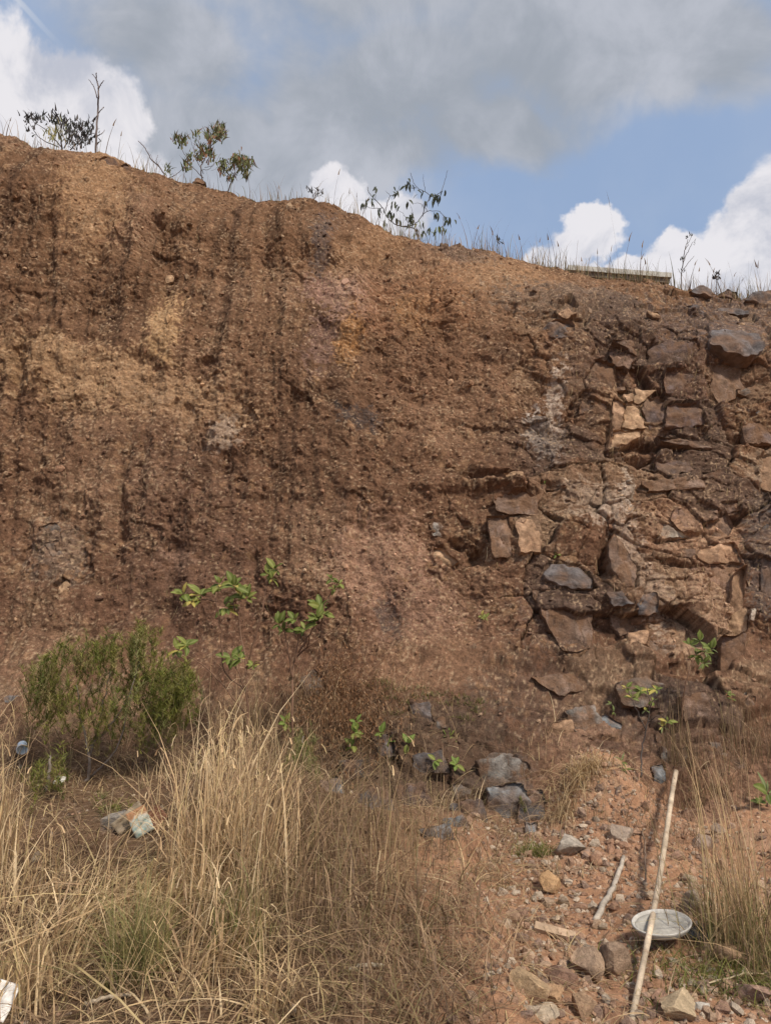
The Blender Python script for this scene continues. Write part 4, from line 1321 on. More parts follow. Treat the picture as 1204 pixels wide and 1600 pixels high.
tuft('tall_grass', lambda n, r: on_ground(p4[0], p4[1], r, n), [(300, .12, .55, .40, OLIVE, (.0025, .005), (.0, .6), None), (110, .08, 1.10, .14, STRAW, (.003, .006), (.0, .3), 2.0), (200, .15, .7, .5, BROWN_G, (.002, .004), (.0, .6), None), (160, .12, .5, .6, STRAW, (.003, .006), (.1, .8), None)],
     'tall grass clump with straw stems and green base at the right edge')
p5 = ground_hit(1150, 1525)
tuft('green_grass', lambda n, r: on_ground(p5[0], p5[1], r, n, .14), [(900, .24, .13, .9, np.concatenate([GREEN, OLIVE]), (.003, .007), (.1, .6), None)],
     'low green grass around the stones at the right bottom', None)
# moss tufts in rows above the broad leaved seedlings
g = []
for (a_, b_) in [(608, 1082), (632, 1078), (656, 1077), (672, 1088), (694, 1086), (718, 1092), (730, 1102), (742, 1110), (610, 1094), (628, 1100), (600, 1070), (570, 1072), (722, 1124), (620, 1118), (745, 1098), (690, 1102), (650, 1092)]:
    p = hit(a_, b_)
    bs = p[None] + rng.normal(0, 1, (60, 3)) * np.array([.05, .015, .015])
    g.append(grass_patch(bs, .06, .9, np.concatenate([GREEN, OLIVE]) * .75, (.003, .006), (.1, .5), 3))
V, Q_, C_ = join_arrays(g)
tag(link('moss', mesh_from('moss', V, Q_, M_grass, C_)), 'thin green moss and seedlings on the damp foot of the bank', None, None, 'stuff')
# rusty dead weeds in front of the rocky foot
N = 5200
a_ = np.concatenate([rng.normal(540, 40, N // 2), rng.normal(680, 60, N - N // 2)]); b_ = np.concatenate([rng.normal(1110, 50, N // 2), rng.normal(1150, 50, N - N // 2)])
cells = {}
P_ = []
for u_, v_ in zip(a_[:260], b_[:260]):
    P_.append(hit(u_, v_))
P_ = np.array(P_)
rep_ = P_[rng.integers(0, len(P_), N)] + rng.normal(0, 1, (N, 3)) * np.array([.08, .06, .10]) + np.array([0, -.10, .04])
RUST = np.array([(.26, .13, .06), (.32, .18, .09), (.20, .11, .06), (.36, .24, .14)])
g = [grass_patch(rep_, .05, .8, RUST, (.004, .009), (.1, .8), 2), grass_patch(P_[rng.integers(0, len(P_), 500)] + rng.normal(0, .05, (500, 3)), .30, .35, RUST * .7, (.002, .004), (0, .3), 4)]
V, Q_, C_ = join_arrays(g)
tag(link('dead_weeds', mesh_from('dead_weeds', V, Q_, M_grass, C_)), 'rusty brown dead weeds on the rocky foot of the bank', None, None, 'stuff')


# ------------------------------------------------------------------ leafy plants
def leaf_mesh(name, ratio=0.42, fold=0.18, curl=0.25, col=(.10, .16, .045), rib=(.20, .24, .09)):
    V, Cc = [], []
    n = 6
    for i in range(n + 1):
        t = i / n
        hw = ratio * 0.5 * (math.sin(math.pi * min(1, t * .93 + .03)) ** 0.75) * (1.15 - .35 * t)
        zc = -curl * t * t
        for j, s_ in enumerate((-1, -.5, 0, .5, 1)):
            V.append((hw * s_, t, zc + fold * hw * abs(s_) * 1.3 + 0.012 * math.sin(t * 22) * abs(s_)))
            Cc.append(np.array(rib) if j == 2 else np.array(col) * (1.0 + .12 * math.sin(i * 2.1)))
    Fc = []
    for i in range(n):
        for j in range(4):
            a_ = i * 5 + j
            Fc.append([a_, a_ + 1, a_ + 6, a_ + 5])
    return mesh_from(name, np.array(V), Fc, M_leaf, np.array(Cc), True)


LEAF = {'green': leaf_mesh('leaf', .54, .2, .25, (.105, .135, .026), (.20, .22, .075)), 'pale': leaf_mesh('leaf', .54, .2, .2, (.165, .185, .040), (.26, .27, .09)),
        'yellow': leaf_mesh('leaf', .42, .2, .3, (.36, .30, .07), (.42, .36, .12)), 'dark': leaf_mesh('leaf', .36, .25, .45, (.050, .062, .038), (.09, .10, .06)),
        'rust': leaf_mesh('leaf', .34, .2, .45, (.33, .14, .06), (.30, .16, .08)), 'narrow': leaf_mesh('leaf', .22, .2, .3, (.13, .16, .055), (.2, .22, .1)),
        'seed': leaf_mesh('leaf', .55, .2, .15, (.125, .180, .034), (.22, .27, .08))}


def put_leaf(parent, pos, direction, size, kind, roll=None, label=None):
    o = bpy.data.objects.new('leaf', LEAF[kind])
    COL.objects.link(o)
    o.parent = parent
    o.matrix_parent_inverse = Matrix.Translation(parent.location).inverted()
    d = Vector(direction).normalized()
    up_ = Vector((0, -.62, .78))
    zax = up_ - d * d.dot(up_)
    if zax.length < .2: zax = Vector((0, -1, 0)) - d * d.dot(Vector((0, -1, 0)))
    zax.normalize()
    xax = d.cross(zax)
    M_ = Matrix((xax, d, zax)).transposed()
    M_ = M_ @ Matrix.Rotation(random.gauss(0, .35) if roll is None else roll, 3, 'Y')
    o.matrix_basis = Matrix.Translation(Vector([float(v) for v in pos])) @ M_.to_4x4() @ Matrix.Diagonal((size, size, size, 1))
    return o


def whorl(parent, pos, n, size, kinds, face=(-.1, -.6, .5), flat=0.8):
    """rosette of leaves at a shoot tip, spread round an axis that leans to the light"""
    ax = Vector(face).normalized()
    u_ = ax.orthogonal().normalized(); v_ = ax.cross(u_)
    a0 = random.random() * 6.28
    for i in range(n):
        a_ = a0 + 6.283 * i / n + random.gauss(0, .55)
        d = (u_ * math.cos(a_) + v_ * math.sin(a_)) * flat * random.uniform(.6, 1.1) + ax * random.uniform(-.15, .9)
        put_leaf(parent, Vector(pos) + d * size * .12, d, size * random.uniform(.50, 1.15), random.choice(kinds))


BARK_R, BARK_G, BARK_D = (.17, .10, .065), (.20, .165, .14), (.085, .070, .062)


def broad_plant(name, root_px, stems, whorls, label, cat, leaf=0.09, kinds=('green', 'green', 'pale'), y=None, group=None, col=BARK_R, r0=.011, grounded=True, n_leaf=(5, 8)):
    root = hit(*root_px)
    if y is not None:
        root = at(root_px[0], root_px[1], y)
    t = empty(name, root, label, cat, group)
    for k, poly in enumerate(stems):
        P = [at(a_, b_, root[1] + (random.uniform(-.10, .10) if i else 0)) for i, (a_, b_) in enumerate(poly)]
        P = spline(P, 4 * len(P), .004)
        mb = MB()
        mb.tube(P, np.linspace(r0 if k == 0 else r0 * .65, r0 * .3, len(P)), col, 6)
        mb.build('stem' if k == 0 else 'branch', M_bark, t)
    for (a_, b_, s_) in whorls:
        p = at(a_, b_, root[1] + random.uniform(-.12, .06))
        whorl(t, p, random.randint(*n_leaf), leaf * s_, kinds, (random.uniform(-.4, .4), -.7, random.uniform(.3, .8)))
    return t


yA = 5.75
broad_plant('sapling', (392, 1235), [[(392, 1235), (388, 1120), (384, 1050), (372, 960), (366, 925)], [(388, 1080), (352, 1050), (345, 985), (338, 940), (340, 915)], [(384, 1050), (408, 960), (420, 900)],
                                     [(372, 960), (358, 940), (350, 948)], [(340, 940), (314, 936), (287, 932)], [(388, 1090), (372, 1050), (360, 1030)], [(388, 1120), (330, 1050), (284, 1020)], [(366, 940), (386, 932)]],
            [(287, 928, 1), (300, 940, .7), (314, 930, 1.1), (344, 914, 1), (335, 925, .7), (354, 950, 1.1), (366, 916, 1), (386, 934, 1.1), (378, 920, .7), (418, 898, .9), (430, 890, .9), (425, 905, .7), (280, 1016, 1.1), (292, 1008, .8), (362, 1028, 1.1), (376, 1030, .8), (395, 1040, .6)],
            'broad leaved sapling with glossy leaf rosettes, tallest beside the feathery bush', 'sapling', .100, ('green', 'green', 'green', 'pale', 'pale', 'yellow'), y=yA, n_leaf=(6, 9))
broad_plant('sapling', (456, 1180), [[(456, 1180), (457, 1100), (460, 1035), (490, 1005), (520, 985), (545, 966)], [(460, 1035), (466, 1000), (470, 980), (478, 965)], [(466, 1020), (490, 980), (503, 948)], [(500, 996), (506, 950), (518, 925), (530, 908)],
                                     [(457, 1060), (448, 1000), (438, 978)], [(480, 1012), (486, 985)]],
            [(437, 976, .95), (444, 984, .7), (460, 968, .8), (476, 984, 1), (486, 972, .9), (496, 966, 1), (500, 948, 1.0), (506, 960, .9), (530, 912, .7), (522, 920, .55), (518, 905, .5)],
            'broad leaved sapling with reddish forked twigs right of the tallest one', 'sapling', .098, y=5.85, n_leaf=(6, 9))
for (root, stem, whs, lab) in [
    ((552, 1185), [(552, 1185), (553, 1160), (556, 1130)], [(556, 1128, 1.0), (553, 1145, 1.0), (552, 1165, .9)], 'bright green seedling with stacked broad leaves, leftmost above dark rocks'),
    ((600, 1168), [(600, 1168), (597, 1150)], [(596, 1146, .95), (606, 1158, .7)], 'small green seedling directly right of the stacked leaf seedling'),
    ((636, 1178), [(636, 1178), (635, 1162)], [(636, 1162, .95)], 'green broad leaf seedling between two small grey stones'),
    ((699, 1162), [(699, 1162), (698, 1148)], [(699, 1152, .9)], 'highest green seedling below the right small grey stone'),
    ((680, 1200), [(680, 1200), (679, 1185)], [(680, 1188, .9)], 'lower green seedling with two long leaves left of its twin'),
    ((712, 1206), [(712, 1206), (711, 1192)], [(712, 1195, .9)], 'rightmost low green seedling at the foot of the bank'),
    ((445, 1145), [(445, 1145), (446, 1128)], [(446, 1130, .9), (452, 1136, .6)], 'small green seedling in straw at the foot of the forked sapling'),
    ((755, 972), [(757, 972), (752, 962)], [(752, 962, .7), (758, 966, .6)], 'tiny yellowish seedling alone on the bare slope beside tan stones'),
    ((866, 882), [(866, 882), (868, 868)], [(868, 866, .8), (868, 876, .6)], 'little light green plant growing above the dark grey slab'),
    ((848, 760), [(848, 764), (850, 756)], [(850, 756, .35)], 'tiny plant under a small rock ledge')]:
    kd = ('seed', 'seed', 'pale') if 'yellow' not in lab else ('pale', 'yellow')
    broad_plant('seedling', root, [stem], whs, lab, 'seedling', .085, kd, r0=.004, n_leaf=(4, 5))
yR = hit(1003, 1205)[1] - .10
broad_plant('sapling', (1000, 1215), [[(1000, 1215), (1002, 1170), (1010, 1135), (1014, 1105), (1010, 1075)], [(1008, 1140), (992, 1105), (978, 1080)], [(1012, 1128), (1030, 1118), (1042, 1125)], [(1012, 1110), (1026, 1085)]],
            [(1010, 1078, 1.0), (1000, 1080, .8), (1024, 1078, .9), (1018, 1095, .8), (978, 1075, .9), (986, 1090, .7), (1042, 1128, .9), (1034, 1136, .8), (1008, 1110, .6)],
            'thin dark stemmed sapling with yellowing leaves before the rocks', 'sapling', .075, ('green', 'pale', 'yellow', 'green', 'narrow'), y=yR, col=BARK_D, r0=.007)
yR = hit(1085, 1100)[1] - .10
broad_plant('sapling', (1064, 1125), [[(1064, 1125), (1070, 1070), (1082, 1030), (1092, 1010)], [(1080, 1035), (1072, 1010)], [(1086, 1024), (1108, 1018)]],
            [(1076, 1008, .9), (1092, 1002, 1.0), (1100, 1020, 1.0), (1110, 1014, .9), (1086, 1024, .9), (1098, 1036, .8)],
            'leafy green shoot on a slender stem below the pale rock blocks', 'sapling', .09, ('green', 'narrow', 'green'), y=yR, r0=.006)
broad_plant('seedling', (1138, 1095), [[(1138, 1098), (1136, 1085)]], [(1136, 1084, .8), (1142, 1092, .7)], 'small shoot with an orange leaf beside grey boulders', 'seedling', .06, ('green', 'rust'), r0=.004)
broad_plant('seedling', (950, 1120), [[(956, 1125), (954, 1100)]], [(954, 1100, .8), (958, 1112, .7)], 'small faded green shoot in front of the blue grey rock', 'seedling', .06, ('narrow', 'green'), r0=.004)
broad_plant('seedling', (985, 1210), [[(980, 1222), (972, 1195)]], [(970, 1190, .8), (978, 1204, .8), (985, 1214, .6)], 'dark green shoot at the foot of the dark stemmed sapling', 'seedling', .08, ('narrow', 'green'), r0=.004)
broad_plant('seedling', (1200, 1275), [[(1206, 1290), (1200, 1262), (1196, 1240)]], [(1198, 1240, 1.2), (1204, 1262, 1.2), (1196, 1275, 1.0)], 'dark green leafy plant cut off by the right picture edge', 'plant', .11, ('green', 'narrow'), r0=.005)


# feathery green bush at the left
def feathery(root_px, y, trunk, lobes, label, n_tw=190, leafcol=GREEN):
    root = at(root_px[0], root_px[1], y)
    root[2] = top_z(np.array([root[0]]), np.array([y]))[0] - .02
    t = empty('feathery_bush', root, label, 'bush')
    ends = []
    for k, poly in enumerate(trunk):
        P = [root if (i == 0 and k == 0) else at(a_, b_, y + random.uniform(-.06, .06)) for i, (a_, b_) in enumerate(poly)]
        P = spline(P, 14, .004)
        mb = MB()
        mb.tube(P, np.linspace(.016 if k == 0 else .009, .004, len(P)), BARK_G, 6)
        mb.build('trunk' if k == 0 else 'branch', M_bark, t)
        ends.append(P[-1])
    tw = MB()
    B, Hd, Hh, Ln, Wd, Cl = [], [], [], [], [], []
    for k in range(n_tw):
        lx, ly, rx, ry = lobes[rng.integers(0, len(lobes))]
        tip = at(lx + rng.normal(0, rx * .55), ly + rng.normal(0, ry * .55), y + rng.normal(0, .16))
        src = tip + np.array([rng.normal(0, .05), rng.normal(0, .05), -rng.uniform(.12, .26)])
        P = spline([src, (src + tip) / 2 + rng.normal(0, .015, 3), tip], 8)
        tw.tube(P, np.linspace(.003, .0012, len(P)), (.20, .15, .075), 3)
        m = 60
        q = rng.integers(0, len(P), m)
        B.append(P[q] + rng.normal(0, .006, (m, 3)))
        Hd.append(rng.uniform(0, 6.283, m)); Hh.append(rng.uniform(.015, .05, m)); Ln.append(rng.uniform(.3, 2.6, m)); Wd.append(rng.uniform(.0035, .007, m))
        base = leafcol[rng.integers(0, len(leafcol))] if rng.uniform() < .5 else np.array((.21, .21, .05)) if rng.uniform() < .6 else OLIVE[rng.integers(0, 4)]
        Cl.append(np.repeat(base[None], m, 0) * rng.uniform(.8, 1.2, (m, 1)))
    tw.build('twigs', M_bark, t, True, 'stuff')
    V, Q_, C_ = ribbons(np.concatenate(B), np.concatenate(Hd), np.concatenate(Hh), np.concatenate(Ln), np.concatenate(Wd), np.concatenate(Cl), 2, .1)
    o = link('foliage', mesh_from('foliage', V, Q_, M_leaf, C_), t)
    o['kind'] = 'stuff'
    return t


feathery((128, 1262), 5.6, [[(128, 1262), (138, 1215), (140, 1180), (128, 1130), (120, 1070)], [(140, 1185), (158, 1120), (172, 1050)], [(142, 1215), (185, 1165), (205, 1090)], [(138, 1170), (190, 1110), (220, 1030)]],
         [(105, 1008, 50, 20), (80, 1035, 36, 26), (150, 1014, 44, 26), (195, 1000, 34, 24), (222, 985, 18, 22), (215, 1040, 40, 30), (255, 1050, 34, 26), (275, 1075, 22, 20), (150, 1070, 70, 26), (240, 1090, 50, 24), (90, 1075, 44, 26), (120, 1100, 70, 26), (205, 1112, 70, 22), (70, 1050, 30, 24), (265, 1105, 36, 22), (285, 1060, 22, 22)],
         'feathery olive green bush on forked grey stems below the left of the bank', 330)
feathery((75, 1215), 5.35, [[(75, 1215), (78, 1195), (80, 1180)]], [(70, 1190, 24, 22), (90, 1172, 14, 14), (60, 1205, 20, 10)], 'small feathery green weed left of the forked grey stems', 16)
feathery((170, 1290), 4.9, [[(170, 1290), (168, 1275), (165, 1262)]], [(160, 1262, 22, 14), (180, 1258, 16, 14), (172, 1275, 16, 12)], 'small feathery green weed just above the torn carton', 36)
feathery((800, 1290), 6.15, [[(802, 1292), (802, 1275), (804, 1258)]], [(804, 1256, 12, 14), (800, 1272, 10, 10)], 'small dark green weed against the blue grey rocks', 22, GREEN * .7)
feathery((466, 1215), 5.7, [[(466, 1215), (470, 1180), (474, 1150)]], [(474, 1155, 14, 30), (484, 1170, 12, 20), (462, 1180, 12, 18)], 'yellow green weed under the forked sapling', 40, OLIVE)


# shrubs on the top edge, drawn branch by branch
def crest_plant(name, root_px, stems, label, cat, col=BARK_D, r0=.012, dy=.05, depth=.12):
    rz = crest_points([root_px[0]], (4, 5))[0]
    y = rz[1] + dy
    root = at(root_px[0], root_px[1], y)
    t = empty(name, root, label, cat)
    tips = []
    for k, (poly, rr) in enumerate(stems):
        P = [at(a_, b_, y + (random.uniform(-depth, depth) if i else 0)) for i, (a_, b_) in enumerate(poly)]
        if k == 0:
            P[0] = P[0] + np.array([0, 0, -.06])
        P = spline(P, 5 * len(P), .003)
        mb = MB()
        mb.tube(P, np.linspace(r0 * rr, r0 * rr * .45, len(P)), col, 5)
        mb.build('stem' if k == 0 else 'branch', M_bark, t)
        tips.append(P)
    return t, y


def foliage(t, y, lobes, per, size, palette, width=.35, up=.2, depth=.12, hang=False):
    B, Cl = [], []
    for (lx, ly, rx, ry, n) in lobes:
        for _ in range(int(n * per)):
            B.append(at(lx + rng.normal(0, rx * .5), ly + rng.normal(0, ry * .5), y + rng.normal(0, depth)))
    B = np.array(B); N = len(B)
    hh = size * rng.uniform(.6, 1.2, N) * (-1 if hang else 1)
    V, Q_, C_ = ribbons(B, rng.uniform(0, 6.283, N), hh, np.abs(rng.normal(.6, .4, N)), np.abs(hh) * width, palette[rng.integers(0, len(palette), N)] * rng.uniform(.7, 1.2, (N, 1)), 3, 0.1)
    o = link('foliage', mesh_from('foliage', V, Q_, M_leaf, C_), t)
    o['kind'] = 'stuff'


crest_plant('dead_sapling', (150, 240), [([(150, 242), (151, 200), (153, 172), (154, 148), (154, 135), (151, 124), (151, 114)], 1.0), ([(152, 153), (147, 136), (139, 124)], .55), ([(154, 139), (159, 130), (163, 126)], .5),
                                         ([(153, 128), (147, 118), (144, 116)], .4), ([(154, 177), (160, 170), (163, 167)], .45), ([(152, 213), (160, 208), (164, 203)], .45)],
            'tall bare dead sapling standing on the top left of the bank', 'dead tree', (.16, .13, .12), .015)
DKL = np.array([(.060, .058, .058), (.080, .075, .070), (.050, .055, .045), (.10, .085, .08)])
t, y = crest_plant('dark_bush', (98, 232), [([(98, 234), (95, 215), (88, 200)], 1), ([(98, 232), (75, 205), (55, 192)], .7), ([(100, 232), (112, 210), (120, 196)], .7), ([(110, 234), (130, 215), (140, 205)], .7), ([(92, 230), (62, 215), (45, 190)], .6)],
                   'low dark leaved bush on the top left, beside the bare dead sapling', 'bush')
foliage(t, y, [(45, 187, 10, 8, 20), (62, 188, 12, 9, 24), (85, 186, 14, 10, 34), (98, 194, 14, 12, 34), (118, 198, 16, 12, 40), (132, 210, 18, 16, 60), (122, 222, 18, 12, 50), (48, 206, 8, 8, 8), (142, 200, 8, 14, 18), (108, 210, 14, 12, 24)], 1.5, .07, DKL, .38)
foliage(t, y - .05, [(92, 212, 16, 16, 50), (80, 215, 14, 10, 24)], 1.2, .12, OLIVE * 1.3, .12)
LFG = np.array([(.12, .14, .05), (.16, .17, .07), (.09, .11, .045), (.20, .17, .09), (.26, .13, .07)])
t, y = crest_plant('leafy_shrub', (318, 278), [([(318, 280), (314, 262), (322, 245), (330, 225), (332, 208)], 1), ([(318, 278), (300, 260), (288, 240), (280, 225), (276, 216)], .6), ([(318, 272), (304, 240), (306, 210)], .5), ([(322, 246), (312, 225), (308, 200)], .5),
                                               ([(330, 228), (340, 220), (345, 215)], .6), ([(320, 262), (332, 258), (336, 246)], .4), ([(316, 266), (330, 262), (345, 240)], .4), ([(300, 262), (290, 250), (292, 258)], .4), ([(312, 250), (302, 232), (298, 214)], .4)],
                   'leafy shrub with ball shaped leaf clusters on the top edge, right of the dead sapling', 'shrub', (.15, .125, .115), .009)
foliage(t, y, [(343, 208, 11, 14, 60), (325, 216, 6, 10, 16), (277, 218, 7, 5, 14), (288, 222, 6, 7, 12), (293, 258, 8, 10, 24), (324, 240, 8, 8, 18), (308, 212, 5, 10, 8), (314, 232, 5, 6, 8), (332, 250, 6, 8, 10), (312, 250, 5, 6, 8), (338, 214, 12, 10, 20), (282, 226, 8, 8, 12), (318, 244, 14, 10, 18), (300, 244, 8, 10, 10)], 2.2, .085, LFG, .3)
foliage(t, y, [(327, 216, 4, 10, 16), (330, 232, 4, 6, 8)], 1.3, .07, np.array([(.36, .14, .07), (.28, .12, .07)]), .3, hang=True)
t, y = crest_plant('leafy_shrub', (358, 290), [([(357, 292), (364, 278), (372, 266), (378, 252)], 1), ([(360, 284), (352, 272), (348, 258)], .6), ([(366, 275), (358, 262), (356, 250)], .5)],
                   'small leafy shrub leaning right on the edge, right of the larger one', 'shrub', (.12, .10, .10), .009)
foliage(t, y, [(372, 246, 10, 10, 50), (386, 252, 9, 12, 40), (384, 266, 6, 8, 20), (348, 258, 8, 10, 24), (362, 274, 7, 6, 16), (352, 250, 8, 6, 12), (362, 252, 6, 8, 12), (376, 256, 14, 12, 24)], 2.0, .085, LFG, .3, hang=True)
t, y = crest_plant('bare_shrub', (262, 278), [([(264, 280), (250, 262), (236, 248), (226, 230), (216, 220)], 1), ([(250, 262), (244, 252), (247, 242)], .5), ([(264, 278), (276, 272), (288, 262)], .6), ([(240, 254), (234, 246)], .4)],
                   'bare leaning branch with one green sprig, left of the leafy shrub', 'shrub', (.17, .14, .14), .010)
foliage(t, y, [(262, 262, 7, 7, 14), (266, 272, 6, 6, 10), (258, 272, 5, 5, 6)], 1.2, .06, LFG[:3], .3)
t, y = crest_plant('crooked_shrub', (656, 372), [([(656, 374), (648, 358), (634, 355), (616, 350), (604, 338), (598, 325), (586, 312), (576, 300), (574, 292)], 1), ([(628, 354), (648, 350), (660, 336), (668, 330), (686, 330)], .8), ([(598, 325), (584, 326), (572, 322), (568, 318)], .5),
                                                 ([(602, 330), (608, 308), (620, 302), (624, 290)], .6), ([(610, 306), (602, 298)], .4), ([(660, 338), (664, 320), (672, 308), (664, 300), (650, 292), (644, 280), (641, 270)], .7), ([(664, 300), (662, 285), (661, 272)], .4), ([(672, 308), (688, 300), (694, 284), (699, 266)], .6),
                                                 ([(650, 294), (638, 294), (632, 290)], .5), ([(668, 330), (656, 318), (646, 318)], .4), ([(640, 352), (630, 335), (620, 328)], .4), ([(686, 330), (694, 338), (700, 340)], .5), ([(586, 312), (586, 300), (584, 292)], .4), ([(648, 352), (644, 330), (640, 318)], .35)],
                   'crooked spreading shrub with drooping dark leaves against the white cloud', 'shrub', (.085, .075, .072), .0085)
for (a_, b_, n_) in [(585, 299, 2), (580, 311, 3), (569, 318, 2), (594, 327, 3), (609, 331, 2), (615, 296, 1), (621, 300, 1), (638, 283, 4), (634, 290, 3), (654, 298, 2), (636, 313, 2), (620, 320, 1), (637, 336, 4), (645, 340, 3), (622, 342, 3), (608, 330, 2), (676, 303, 4), (684, 306, 4), (680, 312, 3), (678, 334, 4),
                     (696, 341, 3), (702, 340, 3), (658, 348, 4), (686, 352, 5), (692, 356, 4), (682, 360, 4), (602, 345, 2), (640, 352, 3), (660, 362, 4), (670, 358, 4), (648, 362, 4), (612, 318, 2), (664, 318, 2), (694, 300, 1)]:
    for _ in range(n_ + 2):
        put_leaf(t, at(a_ + rng.normal(0, 3), b_ + rng.normal(0, 2.5), y + rng.normal(0, .05)), (rng.normal(0, .5), rng.normal(0, .5), -rng.uniform(.4, 1.3)), rng.uniform(.06, .095), 'dark' if b_ < 346 or rng.uniform() < .4 else 'narrow')
t, y = crest_plant('small_bush', (490, 308), [([(490, 310), (489, 302), (485, 296)], 1), ([(492, 310), (498, 302), (502, 300)], .8)], 'low dark sprig on the edge where the first cloud meets the bank', 'plant', BARK_D, .006)
foliage(t, y, [(484, 299, 5, 5, 14), (500, 302, 6, 5, 14), (492, 305, 5, 4, 8)], 1.2, .05, DKL, .4)
for (a_, b_, lab, hgt) in [(777, 387, 'dark leafy sprig on the edge left of the wispy grass', 12), (1118, 452, 'dark leafy stalk standing alone at the right end of the edge', 20)]:
    t, y = crest_plant('small_plant', (a_, b_), [([(a_, b_), (a_, b_ - hgt * .6), (a_ + 1, b_ - hgt)], 1)], lab, 'plant', BARK_D, .006)
    foliage(t, y, [(a_ + 1, b_ - hgt + 1, 6, 6, 16)], 1.2, .055, DKL, .5)
t, y = crest_plant('seed_stalk', (1063, 445), [([(1063, 446), (1065, 420), (1069, 392), (1074, 374)], 1), ([(1066, 412), (1073, 395), (1082, 378)], .7), ([(1070, 390), (1080, 368)], .6), ([(1064, 425), (1075, 410), (1084, 400)], .6), ([(1065, 430), (1058, 420)], .5)],
                   'tall branching dry weed stalk with dark buds right of the concrete beam', 'dry stalk', (.12, .10, .085), .008)
foliage(t, y, [(1074, 372, 4, 4, 6), (1080, 369, 4, 3, 6), (1065, 405, 3, 3, 5), (1066, 422, 4, 5, 6), (1084, 380, 3, 4, 4)], 1, .04, DKL, .5)

# ------------------------------------------------------------------ things lying about
def boxmesh(mb, size, M_, col, nx=1):
    sx, sy, sz = size
    V = []
    for i in range(nx + 1):
        x = -sx / 2 + sx * i / nx
        for (yy, zz) in ((-1, -1), (1, -1), (1, 1), (-1, 1)):
            V.append(M_ @ Vector((x, yy * sy / 2 + random.gauss(0, sy * .01), zz * sz / 2 + random.gauss(0, sz * .015))))
    Fc = [[3, 2, 1, 0], [nx * 4 + k for k in range(4)]]
    for i in range(nx):
        for k in range(4):
            a_, b_ = i * 4 + k, i * 4 + (k + 1) % 4
            Fc.append([a_, b_, b_ + 4, a_ + 4])
    mb.add([tuple(v) for v in V], Fc, col)


# concrete beam behind the grass on the top edge
A_, B_ = at(884, 424, 9.35), at(1044, 436, 9.30)
mid = Vector((A_ + B_) / 2)
dv = Vector(B_ - A_)
M_b = Matrix.Translation(mid) @ dv.to_track_quat('X', 'Z').to_matrix().to_4x4()
bt = empty('concrete_beam', mid - Vector((0, 0, .1)), 'pale weathered concrete beam lying on the top edge among dry grass', 'beam')
mb = MB(); boxmesh(mb, (dv.length, .24, .065), M_b, (.44, .43, .385), 24); ob = mb.build('beam_body', M_concrete, bt, False)
mb = MB(); boxmesh(mb, (dv.length * .985, .20, .06), M_b @ Matrix.Translation((0, 0.01, -.064)), (.17, .14, .11), 20); mb.build('beam_base', M_concrete, bt, False)

# long bare pole lying up the slope
top = hit(1051, 1214); bot = ground_hit(985, 1602)
ss = np.linspace(0, 1, 60)[:, None]
ln_ = bot + (top - bot) * ss
lift = (np.maximum(top_z(ln_[:, 0], ln_[:, 1]), ground_z(ln_[:, 0], ln_[:, 1])) - ln_[:, 2])
off = max(0.0, float(np.percentile(lift, 85))) + .015
bot2, top2 = bot + np.array([0, 0, .015]), top + np.array([0, -.08, .05])
low = bot2 - (top2 - bot2) * .06
pt = empty('long_pole', low, 'long bare whitish wooden pole leaning up the soil slope', 'pole')
mb = MB()
n_ = 40
P = low + (top2 - low) * np.linspace(0, 1, n_)[:, None] + np.stack([.012 * np.sin(np.linspace(0, 5, n_)), np.zeros(n_), .01 * np.sin(np.linspace(0, 7, n_))], 1)
rr = np.linspace(.0125, .018, n_) * (1 + .05 * rng.normal(size=n_))
pc = np.repeat(np.array([(.43, .345, .25)]) * (1 + .15 * rng.normal(size=(n_, 1))), 10, 0)
mb.tube(P, rr, np.clip(pc, .1, .8), 10)
mb.build('pole_shaft', M_wood, pt)
for f_ in (.22, .38, .52, .66, .80, .91):
    i = f_ * (n_ - 1); k = int(i)
    q = P[k]; d_ = (P[k + 1] - P[k]); d_ /= np.linalg.norm(d_)
    mb = MB(); r_ = rr[k]
    mb.tube([q - d_ * .012, q - d_ * .004, q + d_ * .004, q + d_ * .012], [r_ * .98, r_ * 1.16, r_ * 1.16, r_ * .98], (.36, .27, .19), 10)
    mb.build('knot', M_wood, pt)


def stick(name, a, b, r0, r1, col, label, lift_=.015, bend=.01):
    P0, P1 = hit(*a), hit(*b)
    P = spline([P0 + [0, 0, lift_], (P0 + P1) / 2 + [bend, 0, lift_ * 1.6], P1 + [0, 0, lift_]], 14, .003)
    z_ = np.maximum(top_z(P[:, 0], P[:, 1]), ground_z(P[:, 0], P[:, 1]))
    P[:, 2] = np.maximum(P[:, 2], z_ + r0 * .4)
    mb = MB()
    mb.tube(P, np.linspace(r0, r1, len(P)), col, 8)
    return tag(mb.build(name, M_wood, None), label, 'stick')


stick('stick', (974, 1342), (930, 1442), .013, .017, (.38, .33, .27), 'short grey weathered stick left of the long pole', bend=.02)
stick('stick', (545, 1519), (598, 1516), .010, .007, (.46, .39, .29), 'pale horizontal stick lying in grass at the bottom centre')
stick('stick', (135, 1571), (205, 1564), .009, .006, (.44, .36, .26), 'pale thin stick lying in grass near the bottom left')
stick('stick', (846, 1352), (866, 1376), .008, .006, (.42, .30, .19), 'small tan twig pointing at the ochre angular stone')
stick('stick', (1002, 1300), (1006, 1392), .006, .005, (.20, .14, .10), 'thin dark upright twig between the grey stick and long pole')
stick('stick', (30, 1592), (158, 1502), .005, .003, (.52, .40, .25), 'long straw stem lying diagonally near the bottom left corner')
stick('stick', (1100, 1543), (1204, 1524), .004, .003, (.55, .44, .29), 'long straw stem lying across the green grass at right')
p = hit(866, 1464)
mb = MB()
